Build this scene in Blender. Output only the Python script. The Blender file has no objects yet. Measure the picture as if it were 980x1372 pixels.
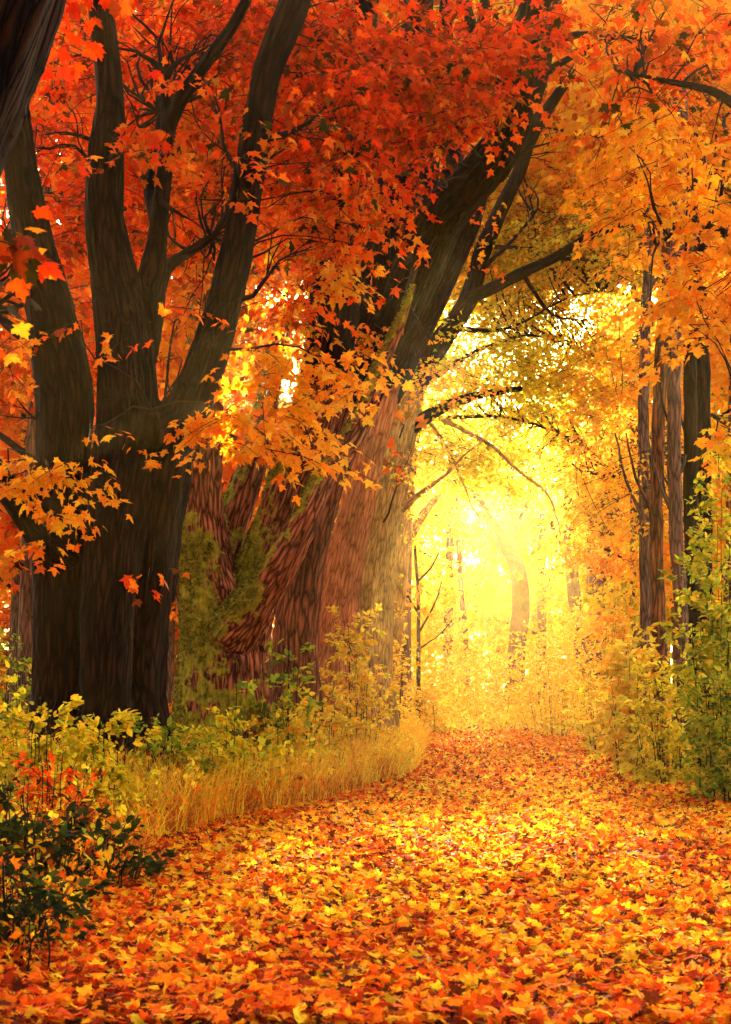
import bpy, math
import numpy as np
from mathutils import Vector, Matrix

# ------------------------------------------------------------------ camera, world, sun, exposure
scene = bpy.context.scene
COL = scene.collection
rng = np.random.default_rng(11)
F = 2400.0; HY = 930.0; CX = 490.0; H = 1.6        # focal length in photo pixels, horizon row, centre column, eye height

cam_d = bpy.data.cameras.new('camera')
cam = bpy.data.objects.new('camera', cam_d); COL.objects.link(cam)
cam.location = (0, 0, H); cam.rotation_euler = (math.pi/2, 0, 0)
cam_d.sensor_fit = 'VERTICAL'; cam_d.sensor_height = 36.0
cam_d.lens = 36.0*F/1372.0
cam_d.shift_y = (HY-686.0)/1372.0
cam_d.dof.use_dof = True; cam_d.dof.focus_distance = 27.0; cam_d.dof.aperture_fstop = 6.3
cam_d.clip_start = 0.1; cam_d.clip_end = 4000
scene.camera = cam

SUN_EL, SUN_AZ = 11.5, 4.0          # degrees; azimuth clockwise from +Y (ahead of the camera)
w = bpy.data.worlds.new('World'); scene.world = w; w.use_nodes = True
nt = w.node_tree; nt.nodes.clear()
sky = nt.nodes.new('ShaderNodeTexSky'); sky.sky_type = 'NISHITA'; sky.sun_disc = False
sky.sun_elevation = math.radians(SUN_EL); sky.sun_rotation = math.radians(SUN_AZ)
sky.dust_density = 8.0; sky.air_density = 1.0; sky.ozone_density = 0.0
bg = nt.nodes.new('ShaderNodeBackground'); bg.inputs[1].default_value = 0.12
wo = nt.nodes.new('ShaderNodeOutputWorld')
nt.links.new(sky.outputs[0], bg.inputs[0]); nt.links.new(bg.outputs[0], wo.inputs[0])

sd = bpy.data.lights.new('sun', 'SUN'); sd.energy = 5.0; sd.angle = math.radians(0.6); sd.color = (1.0, 0.82, 0.5)
sun = bpy.data.objects.new('sun', sd); COL.objects.link(sun)
e, a = math.radians(SUN_EL), math.radians(SUN_AZ)
to_sun = Vector((math.sin(a)*math.cos(e), math.cos(a)*math.cos(e), math.sin(e)))
sun.rotation_euler = to_sun.to_track_quat('Z', 'Y').to_euler()
sun.location = to_sun*60

vs = scene.view_settings
vs.view_transform = 'Standard'; vs.look = 'None'; vs.gamma = 1.0; vs.use_curve_mapping = False
vs.exposure = 3.95
cy = scene.cycles
cy.max_bounces = 5; cy.diffuse_bounces = 2; cy.glossy_bounces = 1; cy.transmission_bounces = 4
cy.volume_bounces = 0; cy.transparent_max_bounces = 4
cy.use_denoising = True; cy.sample_clamp_indirect = 6.0; cy.caustics_reflective = False; cy.caustics_refractive = False
HAZE_DENSITY = 0.00045; HAZE_COLOR = (1.0, 0.72, 0.26); HAZE_G = 0.9

# ------------------------------------------------------------------ helpers
def P(px, py, d): return np.array([(px-CX)/F*d, d, H+(HY-py)/F*d])
def pix(p):
    p = np.asarray(p, float); d = np.maximum(p[..., 1], 0.1)
    return np.stack([CX+p[..., 0]*F/d, HY-(p[..., 2]-H)*F/d], -1)

def vhash(i, j, k):
    n = (i*374761393 + j*668265263 + k*2147483647 + 1013904223) & 0xffffffff
    n = ((n ^ (n >> 13))*1274126177) & 0xffffffff
    n = ((n ^ (n >> 16))*2246822519) & 0xffffffff
    return ((n >> 8) & 0xffff)/65535.0
def vnoise(p):
    p = np.asarray(p, float); i = np.floor(p).astype(np.int64); f = p-i; f = f*f*(3-2*f)
    x, y, z = i[..., 0], i[..., 1], i[..., 2]; r = 0
    for dx in (0, 1):
        wx = f[..., 0] if dx else 1-f[..., 0]
        for dy in (0, 1):
            wy = f[..., 1] if dy else 1-f[..., 1]
            for dz in (0, 1):
                wz = f[..., 2] if dz else 1-f[..., 2]
                r = r+wx*wy*wz*vhash(x+dx, y+dy, z+dz)
    return r
def fbm(p, o=3):
    s = 0; a_ = 0.5; t = 0
    for k in range(o):
        s = s+a_*vnoise(np.asarray(p)*2**k+17.3*k); t += a_; a_ *= 0.5
    return s/t
def smooth(a_, b_, x):
    t = np.clip((x-a_)/(b_-a_), 0, 1); return t*t*(3-2*t)

# shape of the ground
LE_D = [0, 9, 19, 22.5, 25.6, 35, 55, 75, 700]; LE_X = [-1.7, -1.75, -2.1, -1.5, -.55, 1.0, 1.9, 1.2, -60]
RE_D = [0, 15, 29.5, 55, 75, 700];       RE_X = [4.2, 4.9, 6.1, 8.6, 9.2, -50]
def ledge(d): return np.interp(d, LE_D, LE_X)
def redge(d): return np.interp(d, RE_D, RE_X)
def gz(x, y):
    x = np.asarray(x, float); y = np.asarray(y, float)
    l = ledge(y)-x; r = x-redge(y)
    z = 0.035*(vnoise(np.stack([x*.7, y*.7, 0*x], -1))-.5)
    z = z + 0.35*smooth(0.2, 3.5, l) + 0.9*smooth(3, 25, l)
    z = z + 0.35*smooth(0.2, 2.5, r) + 0.8*smooth(3, 20, r)
    side = smooth(0, 2, np.maximum(l, r))
    z = z + side*0.22*(fbm(np.stack([x*.35, y*.35, 0*x+5], -1))-.5)
    return z

def mesh_from(name, verts, faces_n, idx, smooth_=False):
    """verts (N,3); faces_n: vertices per face (scalar) ; idx (M,faces_n)"""
    me = bpy.data.meshes.new(name)
    verts = np.ascontiguousarray(verts, np.float32); idx = np.ascontiguousarray(idx, np.int32)
    me.vertices.add(len(verts)); me.vertices.foreach_set('co', verts.ravel())
    m = len(idx); me.loops.add(m*faces_n); me.loops.foreach_set('vertex_index', idx.ravel())
    me.polygons.add(m)
    me.polygons.foreach_set('loop_start', np.arange(0, m*faces_n, faces_n, dtype=np.int32))
    if smooth_: me.polygons.foreach_set('use_smooth', np.ones(m, bool))
    me.update(calc_edges=True)
    return me
def set_col(me, cols, name='Col'):
    at = me.attributes.new(name, 'FLOAT_COLOR', 'POINT')
    c = np.ones((len(me.vertices), 4), np.float32); c[:, :3] = cols
    at.data.foreach_set('color', c.ravel())
def link(name, me, mat=None, parent=None):
    o = bpy.data.objects.new(name, me); COL.objects.link(o)
    if mat is not None and me is not None and not me.materials: me.materials.append(mat)
    if parent is not None: o.parent = parent
    return o
def tag(o, label=None, cat=None, group=None, kind=None):
    if label: o['label'] = label
    if cat: o['category'] = cat
    if group: o['group'] = group
    if kind: o['kind'] = kind
    return o
def empty(name, loc, label, cat, group=None):
    o = bpy.data.objects.new(name, None); COL.objects.link(o); o.location = loc
    o.empty_display_size = .3
    ROOTLOC[o.name] = np.array(loc, float)
    return tag(o, label, cat, group)
ROOTLOC = {}
def off(root): return ROOTLOC[root.name]

# ------------------------------------------------------------------ materials
def new_mat(name):
    m = bpy.data.materials.new(name); m.use_nodes = True; m.node_tree.nodes.clear(); return m, m.node_tree
def N(t, typ, **kw):
    n = t.nodes.new(typ)
    for k, v in kw.items():
        if k.startswith('i_'):
            key = k[2:]; key = int(key) if key.isdigit() else key.replace('_', ' ')
            n.inputs[key].default_value = v
        else: setattr(n, k, v)
    return n
def ramp(t, fac, stops):
    r = t.nodes.new('ShaderNodeValToRGB'); el = r.color_ramp.elements
    while len(el) < len(stops): el.new(0.5)
    for e_, (p_, c_) in zip(el, stops): e_.position = p_; e_.color = (*c_, 1) if len(c_) == 3 else c_
    t.links.new(fac, r.inputs[0]); return r.outputs[0]

def leaf_material(name, trans=0.55, rough=0.5):
    m, t = new_mat(name)
    at = N(t, 'ShaderNodeAttribute', attribute_name='Col')
    tc = N(t, 'ShaderNodeNewGeometry')
    nz = N(t, 'ShaderNodeTexNoise', i_Scale=38.0, i_Detail=2.0)
    t.links.new(tc.outputs['Position'], nz.inputs['Vector'])
    v = ramp(t, nz.outputs[0], [(0.3, (.72, .66, .6)), (0.7, (1.12, 1.12, 1.1))])
    mx = N(t, 'ShaderNodeMix', data_type='RGBA', blend_type='MULTIPLY'); mx.inputs[0].default_value = 1
    t.links.new(at.outputs['Color'], mx.inputs[6]); t.links.new(v, mx.inputs[7])
    c = mx.outputs[2]
    p = N(t, 'ShaderNodeBsdfPrincipled'); p.inputs['Roughness'].default_value = rough
    p.inputs['Specular IOR Level'].default_value = 0.04
    t.links.new(c, p.inputs['Base Color'])
    tr = N(t, 'ShaderNodeBsdfTranslucent')
    g = N(t, 'ShaderNodeGamma'); g.inputs[1].default_value = 0.92; t.links.new(c, g.inputs[0])
    t.links.new(g.outputs[0], tr.inputs[0])
    ms = N(t, 'ShaderNodeMixShader'); ms.inputs[0].default_value = trans
    t.links.new(p.outputs[0], ms.inputs[1]); t.links.new(tr.outputs[0], ms.inputs[2])
    o = N(t, 'ShaderNodeOutputMaterial'); t.links.new(ms.outputs[0], o.inputs[0])
    return m
M_LEAF = leaf_material('leaf_tissue', 0.60, .7)
M_LITTER = leaf_material('fallen_leaf_tissue', 0.42, 0.85)
M_GRASS = leaf_material('grass_blade', 0.45, 0.6)

def bark_material(name, dark, light, moss=(0.10, 0.085, 0.008), moss_amt=0.5, furrow=9.0, crack=.22, relief=.9):
    m, t = new_mat(name)
    at = N(t, 'ShaderNodeAttribute', attribute_name='bark')
    mp = N(t, 'ShaderNodeMapping'); mp.inputs['Scale'].default_value = (furrow, furrow, furrow*0.13)
    t.links.new(at.outputs['Vector'], mp.inputs[0])
    # warp for interlaced ridges
    wz = N(t, 'ShaderNodeTexNoise', i_Scale=0.7, i_Detail=3.0); t.links.new(mp.outputs[0], wz.inputs['Vector'])
    wa = N(t, 'ShaderNodeVectorMath', operation='MULTIPLY_ADD'); wa.inputs[1].default_value = (1.1, 1.1, .8)
    t.links.new(wz.outputs['Color'], wa.inputs[0]); t.links.new(mp.outputs[0], wa.inputs[2])
    vo = N(t, 'ShaderNodeTexVoronoi', feature='DISTANCE_TO_EDGE', i_Scale=1.0); t.links.new(wa.outputs[0], vo.inputs['Vector'])
    nz = N(t, 'ShaderNodeTexNoise', i_Scale=3.0, i_Detail=5.0, i_Roughness=0.65); t.links.new(mp.outputs[0], nz.inputs['Vector'])
    rv = ramp(t, vo.outputs['Distance'], [(0.0, (0, 0, 0)), (0.10, (.55, .55, .55)), (0.35, (1, 1, 1))])
    ad = N(t, 'ShaderNodeMath', operation='MULTIPLY_ADD'); ad.inputs[1].default_value = 0.75
    t.links.new(nz.outputs[0], ad.inputs[0]); t.links.new(rv, ad.inputs[2])
    hgt = N(t, 'ShaderNodeMath', operation='MULTIPLY'); hgt.inputs[1].default_value = 0.58; t.links.new(ad.outputs[0], hgt.inputs[0])
    base = ramp(t, hgt.outputs[0], [(0.18, tuple(x*crack for x in dark)), (0.48, dark), (0.92, light)])
    # broad patches
    g = N(t, 'ShaderNodeNewGeometry')
    bp = N(t, 'ShaderNodeTexNoise', i_Scale=1.7, i_Detail=4.0); t.links.new(g.outputs['Position'], bp.inputs['Vector'])
    pr = ramp(t, bp.outputs[0], [(0.3, (.6, .62, .66)), (0.7, (1.25, 1.15, 1.05))])
    m1 = N(t, 'ShaderNodeMix', data_type='RGBA', blend_type='MULTIPLY'); m1.inputs[0].default_value = 1
    t.links.new(base, m1.inputs[6]); t.links.new(pr, m1.inputs[7])
    # moss
    ma = N(t, 'ShaderNodeAttribute', attribute_name='moss')
    mn = N(t, 'ShaderNodeTexNoise', i_Scale=9.0, i_Detail=5.0, i_Roughness=0.7); t.links.new(g.outputs['Position'], mn.inputs['Vector'])
    ms = N(t, 'ShaderNodeMath', operation='ADD'); t.links.new(mn.outputs[0], ms.inputs[0]); t.links.new(ma.outputs['Fac'], ms.inputs[1])
    mr = ramp(t, ms.outputs[0], [(1.0-moss_amt*.5, (0, 0, 0)), (min(1.0, 1.12-moss_amt*.5), (1, 1, 1))])
    mc = ramp(t, mn.outputs[0], [(0.35, tuple(x*.4 for x in moss)), (0.65, moss)])
    m2 = N(t, 'ShaderNodeMix', data_type='RGBA'); t.links.new(mr, m2.inputs[0]); t.links.new(m1.outputs[2], m2.inputs[6]); t.links.new(mc, m2.inputs[7])
    p = N(t, 'ShaderNodeBsdfPrincipled'); p.inputs['Roughness'].default_value = 0.85; p.inputs['Specular IOR Level'].default_value = 0.05
    t.links.new(m2.outputs[2], p.inputs['Base Color'])
    b = N(t, 'ShaderNodeBump', i_Strength=relief, i_Distance=0.035); t.links.new(hgt.outputs[0], b.inputs['Height'])
    b2 = N(t, 'ShaderNodeBump', i_Strength=0.6, i_Distance=0.02); t.links.new(mn.outputs[0], b2.inputs['Height']); t.links.new(b.outputs[0], b2.inputs['Normal'])
    t.links.new(b2.outputs[0], p.inputs['Normal'])
    o = N(t, 'ShaderNodeOutputMaterial'); t.links.new(p.outputs[0], o.inputs[0])
    return m
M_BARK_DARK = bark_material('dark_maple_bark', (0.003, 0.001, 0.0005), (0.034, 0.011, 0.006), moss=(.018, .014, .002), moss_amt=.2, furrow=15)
M_BARK_MOSSY = bark_material('mossy_maple_bark', (0.12, 0.026, 0.008), (0.55, 0.16, 0.06), moss=(.34, .27, .012), moss_amt=.9, furrow=17)
M_BARK_PINK_HAZE = bark_material('smooth_bark_pink_haze', (0.38, 0.10, 0.028), (0.62, 0.20, 0.06), moss=(.16, .14, .012), moss_amt=.6, furrow=16, crack=.38, relief=.7)  # lighter pinkish tone has the haze before this trunk painted in
M_BARK_RED = bark_material('ridged_red_bark', (0.10, 0.026, 0.009), (0.36, 0.10, 0.035), moss=(.12, .11, .012), moss_amt=.5, furrow=13)
M_BARK_GOLD_HAZE = bark_material('bark_golden_haze', (0.34, 0.155, 0.034), (0.60, 0.32, 0.08), moss=(.16, .14, .012), moss_amt=.8, furrow=15, crack=.42, relief=.7)  # haze and glow of the farther trunks are painted into this golden tone
M_BARK_GREY = bark_material('grey_brown_bark', (0.12, 0.055, 0.032), (0.28, 0.14, 0.08), moss=(.14, .13, .015), moss_amt=.4, furrow=15)
m, t = new_mat('twig_bark')
p = N(t, 'ShaderNodeBsdfPrincipled'); p.inputs['Roughness'].default_value = .9; p.inputs['Specular IOR Level'].default_value = .05
g = N(t, 'ShaderNodeNewGeometry'); nz = N(t, 'ShaderNodeTexNoise', i_Scale=6.0, i_Detail=3.0); t.links.new(g.outputs['Position'], nz.inputs['Vector'])
t.links.new(ramp(t, nz.outputs[0], [(.3, (.008, .005, .003)), (.7, (.03, .018, .011))]), p.inputs['Base Color'])
o = N(t, 'ShaderNodeOutputMaterial'); t.links.new(p.outputs[0], o.inputs[0])
M_TWIG = m

def ground_material(name, path):
    m, t = new_mat(name)
    g = N(t, 'ShaderNodeNewGeometry')
    vo = N(t, 'ShaderNodeTexVoronoi', i_Scale=9.0); t.links.new(g.outputs['Position'], vo.inputs['Vector'])
    sp = N(t, 'ShaderNodeSeparateColor'); t.links.new(vo.outputs['Color'], sp.inputs[0])
    if path:
        c = ramp(t, sp.outputs[0], [(0., (.03, .008, .003)), (.3, (.08, .016, .005)), (.55, (.2, .04, .008)), (.8, (.4, .12, .012)), (1., (.6, .3, .03))])
    else:
        c = ramp(t, sp.outputs[0], [(0., (.05, .022, .008)), (.4, (.16, .06, .012)), (.7, (.34, .13, .015)), (1., (.4, .26, .03))])
    bn = N(t, 'ShaderNodeTexNoise', i_Scale=1.3, i_Detail=5.0); t.links.new(g.outputs['Position'], bn.inputs['Vector'])
    br = ramp(t, bn.outputs[0], [(.35, (.35, .3, .28)), (.65, (1, 1, 1))])
    mx = N(t, 'ShaderNodeMix', data_type='RGBA', blend_type='MULTIPLY'); mx.inputs[0].default_value = 1
    t.links.new(c, mx.inputs[6]); t.links.new(br, mx.inputs[7])
    p = N(t, 'ShaderNodeBsdfPrincipled'); p.inputs['Roughness'].default_value = .9; p.inputs['Specular IOR Level'].default_value = .05
    t.links.new(mx.outputs[2], p.inputs['Base Color'])
    b = N(t, 'ShaderNodeBump', i_Strength=.8, i_Distance=.03); t.links.new(vo.outputs['Distance'], b.inputs['Height']); t.links.new(b.outputs[0], p.inputs['Normal'])
    o = N(t, 'ShaderNodeOutputMaterial'); t.links.new(p.outputs[0], o.inputs[0])
    return m
M_GROUND = ground_material('forest_floor', False)
M_PATH = ground_material('leafy_path', True)

# ------------------------------------------------------------------ ground and path
def grid(name, xs, ys, zf, mat):
    X, Y = np.meshgrid(xs, ys); Z = zf(X, Y); nx, ny = len(xs), len(ys)
    v = np.stack([X, Y, Z], -1).reshape(-1, 3)
    i = np.arange(nx*ny).reshape(ny, nx)
    q = np.stack([i[:-1, :-1], i[:-1, 1:], i[1:, 1:], i[1:, :-1]], -1).reshape(-1, 4)
    return link(name, mesh_from(name, v, 4, q, True), mat)
xs = np.concatenate([[-700, -400, -250, -150, -100, -70, -50], np.arange(-36, 36.1, .4), [50, 70, 100, 150, 250, 400, 700]])
ys = np.concatenate([[-60, -40, -25, -15, -8], np.arange(-4, 80, .4), np.arange(80, 140, 2), [150, 180, 220, 280, 350, 450, 600, 850, 1200]])
ground = tag(grid('ground', xs, ys, gz, M_GROUND), 'forest floor of brown earth and old leaves', kind='structure')
d_ = np.concatenate([np.arange(-10, 76, .3), np.arange(76, 200, 3)]); u_ = np.linspace(0, 1, 26)
D, U = np.meshgrid(d_, u_, indexing='ij'); Lx = ledge(D)-.3; Rx = redge(D)+.3
wob = .25*(vnoise(np.stack([D*.8, U*0, U*0], -1))-.5)
X = Lx+(Rx-Lx)*U+wob*(1-2*U); Z = gz(X, D)+0.012
i = np.arange(D.size).reshape(D.shape)
q = np.stack([i[:-1, :-1], i[:-1, 1:], i[1:, 1:], i[1:, :-1]], -1).reshape(-1, 4)
path = tag(link('path', mesh_from('path', np.stack([X, D, Z], -1).reshape(-1, 3), 4, q, True), M_PATH), 'woodland path buried in fallen maple leaves', kind='structure')

# ------------------------------------------------------------------ leaf templates
def sym(half):
    half = np.array(half, float); n = len(half)
    right = half; left = half[1:-1][::-1].copy(); left[:, 0] *= -1
    ring = np.concatenate([right, left]); ctr = np.array([[0, .32]])
    v = np.concatenate([ctr, ring]); m_ = len(ring)
    f = np.array([[0, 1+k, 1+(k+1) % m_] for k in range(m_)])
    z = -0.28*np.abs(v[:, 0])**1.3 - 0.22*(v[:, 1])**2+0.05
    return np.c_[v, z], f
T_HI = sym([(0, 0), (.32, -.12), (.26, .08), (.48, .12), (.62, .38), (.40, .38), (.34, .52), (.22, .46), (.26, .72), (.12, .74), (0, 1)])
T_MID = sym([(0, 0), (.30, -.10), (.24, .10), (.60, .36), (.22, .44), (.18, .70), (0, 1)])
def quadlike(h):
    (a1, b1), (a2, b2) = h
    v = np.array([(0, 0, 0), (a1, b1, -.12), (a2, b2, -.10), (0, 1, -.22), (-a1, b1, -.12), (-a2, b2, -.10)], float)
    return v, np.array([(0, 1, 2), (0, 2, 3), (0, 5, 4), (0, 3, 5)])
T_LO = quadlike([(.52, .25), (.2, .5)])
T_OV = quadlike([(.26, .25), (.24, .6)])

def norm(v): return v/np.maximum(np.linalg.norm(v, axis=-1, keepdims=True), 1e-9)
def frames(tip, nrm):
    tip = norm(tip); x = norm(np.cross(tip, nrm)); z = np.cross(x, tip)
    return np.stack([x, tip, z], -1)           # columns
def leaves_mesh(name, tmpl, pos, R, s, cols, curl=None, org=(0, 0, 0)):
    tv, tf = tmpl; n = len(pos)
    tvv = np.broadcast_to(tv, (n, *tv.shape)).copy()
    if curl is not None: tvv[:, :, 2] *= curl[:, None]
    tvv[:, :, 0] *= (1+.25*(rng.random(n)-.5))[:, None]
    v = np.einsum('nij,nvj->nvi', R, tvv)*s[:, None, None]+pos[:, None, :]-np.asarray(org)
    k = len(tv)
    f = (tf[None]+(np.arange(n)*k)[:, None, None]).reshape(-1, 3)
    me = mesh_from(name, v.reshape(-1, 3), 3, f)
    c = np.repeat(cols, k, 0)
    set_col(me, c); return me
# palettes: linear colours with weights; darkest red, orange, litter entries paint in shadow gaps
PAL = dict(
 red=[((.82, .035, .002), 7), ((.84, .075, .004), 5), ((.50, .02, .004), 3), ((.80, .17, .012), 1), ((.022, .02, .005), 3), ((.22, .012, .004), 2)],
 redor=[((.80, .10, .006), 5), ((.84, .17, .01), 5), ((.70, .05, .005), 3), ((.84, .27, .015), 2), ((.035, .03, .006), 2.4), ((.30, .03, .005), 1.6)],
 orange=[((.84, .22, .010), 5), ((.86, .32, .014), 5), ((.80, .12, .008), 2), ((.84, .42, .02), 2), ((.06, .05, .008), 1.2), ((.4, .08, .008), 1.2)],
 amber=[((.88, .34, .012), 5), ((.88, .46, .02), 4), ((.85, .22, .008), 3), ((.5, .12, .008), .8)],
 gold=[((.82, .34, .018), 4), ((.82, .44, .03), 4), ((.80, .24, .014), 2), ((.70, .46, .05), 1)],
 yellow=[((.82, .58, .035), 4), ((.80, .66, .06), 3), ((.80, .36, .02), 2), ((.45, .40, .04), 2)],
 ygreen=[((.76, .66, .03), 5), ((.54, .58, .03), 4), ((.84, .58, .03), 3), ((.20, .26, .03), 2)],
 olive=[((.50, .42, .03), 3), ((.26, .28, .03), 3), ((.74, .44, .025), 3), ((.6, .2, .02), 1)],
 green=[((.20, .36, .035), 4), ((.38, .48, .035), 3), ((.62, .54, .04), 3), ((.07, .14, .03), 2)],
 dkgreen=[((.014, .026, .008), 5), ((.03, .05, .012), 3), ((.06, .08, .014), 1), ((.5, .12, .01), 1)],
 litter=[((.82, .46, .02), 6), ((.84, .62, .04), 5), ((.80, .28, .012), 5), ((.72, .10, .006), 4), ((.40, .04, .008), 3), ((.10, .02, .008), 3.5), ((.75, .5, .2), .4)],
 litter_red=[((.78, .17, .01), 5), ((.70, .08, .008), 5), ((.82, .32, .015), 4), ((.35, .03, .008), 4), ((.08, .015, .006), 4), ((.82, .48, .03), 2)],
)
def pick(pal, n):
    cs = np.array([c for c, _ in PAL[pal]]); ws = np.array([w_ for _, w_ in PAL[pal]], float); ws /= ws.sum()
    c = cs[rng.choice(len(cs), n, p=ws)]
    c = np.clip(c*np.array([1.12, .95, .5])*(1+.35*(rng.random((n, 1))-.5))*(1+.2*(rng.random((n, 3))-.5)), 0.001, .92)
    return c

# ------------------------------------------------------------------ tubes (thin branches and twigs)
def catmull(pts, rad, step):
    pts = np.asarray(pts, float); rad = np.asarray(rad, float)
    if len(pts) == 2: pts = np.array([pts[0], (pts[0]+pts[1])/2, pts[1]]); rad = np.array([rad[0], rad.mean(), rad[1]])
    q = np.vstack([2*pts[0]-pts[1], pts, 2*pts[-1]-pts[-2]]); out = []; ro = []
    for k in range(1, len(q)-2):
        L = np.linalg.norm(q[k+1]-q[k]); n = max(1, int(math.ceil(L/step)))
        t_ = np.arange(n)[:, None]/n
        p0, p1, p2, p3 = q[k-1], q[k], q[k+1], q[k+2]
        out.append(.5*((2*p1)+(-p0+p2)*t_+(2*p0-5*p1+4*p2-p3)*t_**2+(-p0+3*p1-3*p2+p3)*t_**3))
        ro.append(rad[k-1]+(rad[k]-rad[k-1])*t_[:, 0])
    out.append(pts[-1:]); ro.append(rad[-1:])
    return np.vstack(out), np.concatenate(ro)
def pt_frames(p):
    tn = np.gradient(p, axis=0); tn = norm(tn); u = np.zeros_like(p)
    ref = np.array([1., 0, 0]) if abs(tn[0, 0]) < .8 else np.array([0, 1., 0])
    u0 = norm(ref-tn[0]*ref.dot(tn[0])); u[0] = u0
    for k in range(1, len(p)):
        v = u[k-1]-tn[k]*u[k-1].dot(tn[k]); u[k] = v/max(np.linalg.norm(v), 1e-9)
    return tn, u, np.cross(tn, u)
class Tubes:
    def __init__(s): s.v = []; s.f = []; s.b = []; s.n = 0
    def add(s, pts, rad, step=.3, sides=5, jitter=0.0):
        p, r = catmull(pts, rad, step)
        if jitter: p[1:-1] += (rng.random((len(p)-2, 3))-.5)*jitter
        tn, u, w_ = pt_frames(p); n = len(p)
        th = np.arange(sides)/sides*2*math.pi
        off_ = np.cos(th)[None, :, None]*u[:, None]+np.sin(th)[None, :, None]*w_[:, None]
        v = p[:, None]+off_*r[:, None, None]
        sl = np.concatenate([[0], np.cumsum(np.linalg.norm(np.diff(p, axis=0), axis=1))])
        bk = np.stack([np.cos(th)[None]*r[:, None], np.sin(th)[None]*r[:, None], np.repeat(sl[:, None], sides, 1)], -1)
        i = np.arange(n*sides).reshape(n, sides)+s.n; j = np.roll(i, -1, 1)
        q = np.stack([i[:-1], j[:-1], j[1:], i[1:]], -1).reshape(-1, 4)
        s.v.append(v.reshape(-1, 3)); s.b.append(bk.reshape(-1, 3)); s.f.append(q)
        # end caps (degenerate to centre)
        s.n += n*sides
        for e_, ring in ((0, i[0][::-1]), (-1, i[-1])):
            s.v.append(p[e_][None]); s.b.append(bk[e_].mean(0)[None]); c = s.n; s.n += 1
            rr = np.roll(ring, -1)
            s.f.append(np.stack([ring, rr, np.full(sides, c), np.full(sides, c)], -1))
    def mesh(s, name, org=(0, 0, 0), moss=0.0):
        v = np.vstack(s.v)-np.asarray(org); f = np.vstack(s.f); me = bpy.data.meshes.new(name)
        tri = f[:, 2] == f[:, 3]; ln = np.where(tri, 3, 4)
        flat = f.ravel()[np.stack([np.ones(len(f), bool)]*3+[~tri], -1).ravel()]
        me.vertices.add(len(v)); me.vertices.foreach_set('co', np.ascontiguousarray(v, np.float32).ravel())
        me.loops.add(len(flat)); me.loops.foreach_set('vertex_index', flat.astype(np.int32))
        me.polygons.add(len(f)); me.polygons.foreach_set('loop_start', np.concatenate([[0], np.cumsum(ln)[:-1]]).astype(np.int32))
        me.polygons.foreach_set('use_smooth', np.ones(len(f), bool)); me.update(calc_edges=True)
        at = me.attributes.new('bark', 'FLOAT_VECTOR', 'POINT'); at.data.foreach_set('vector', np.vstack(s.b).astype(np.float32).ravel())
        at = me.attributes.new('moss', 'FLOAT', 'POINT'); at.data.foreach_set('value', np.full(len(v), moss, np.float32))
        return me

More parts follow.
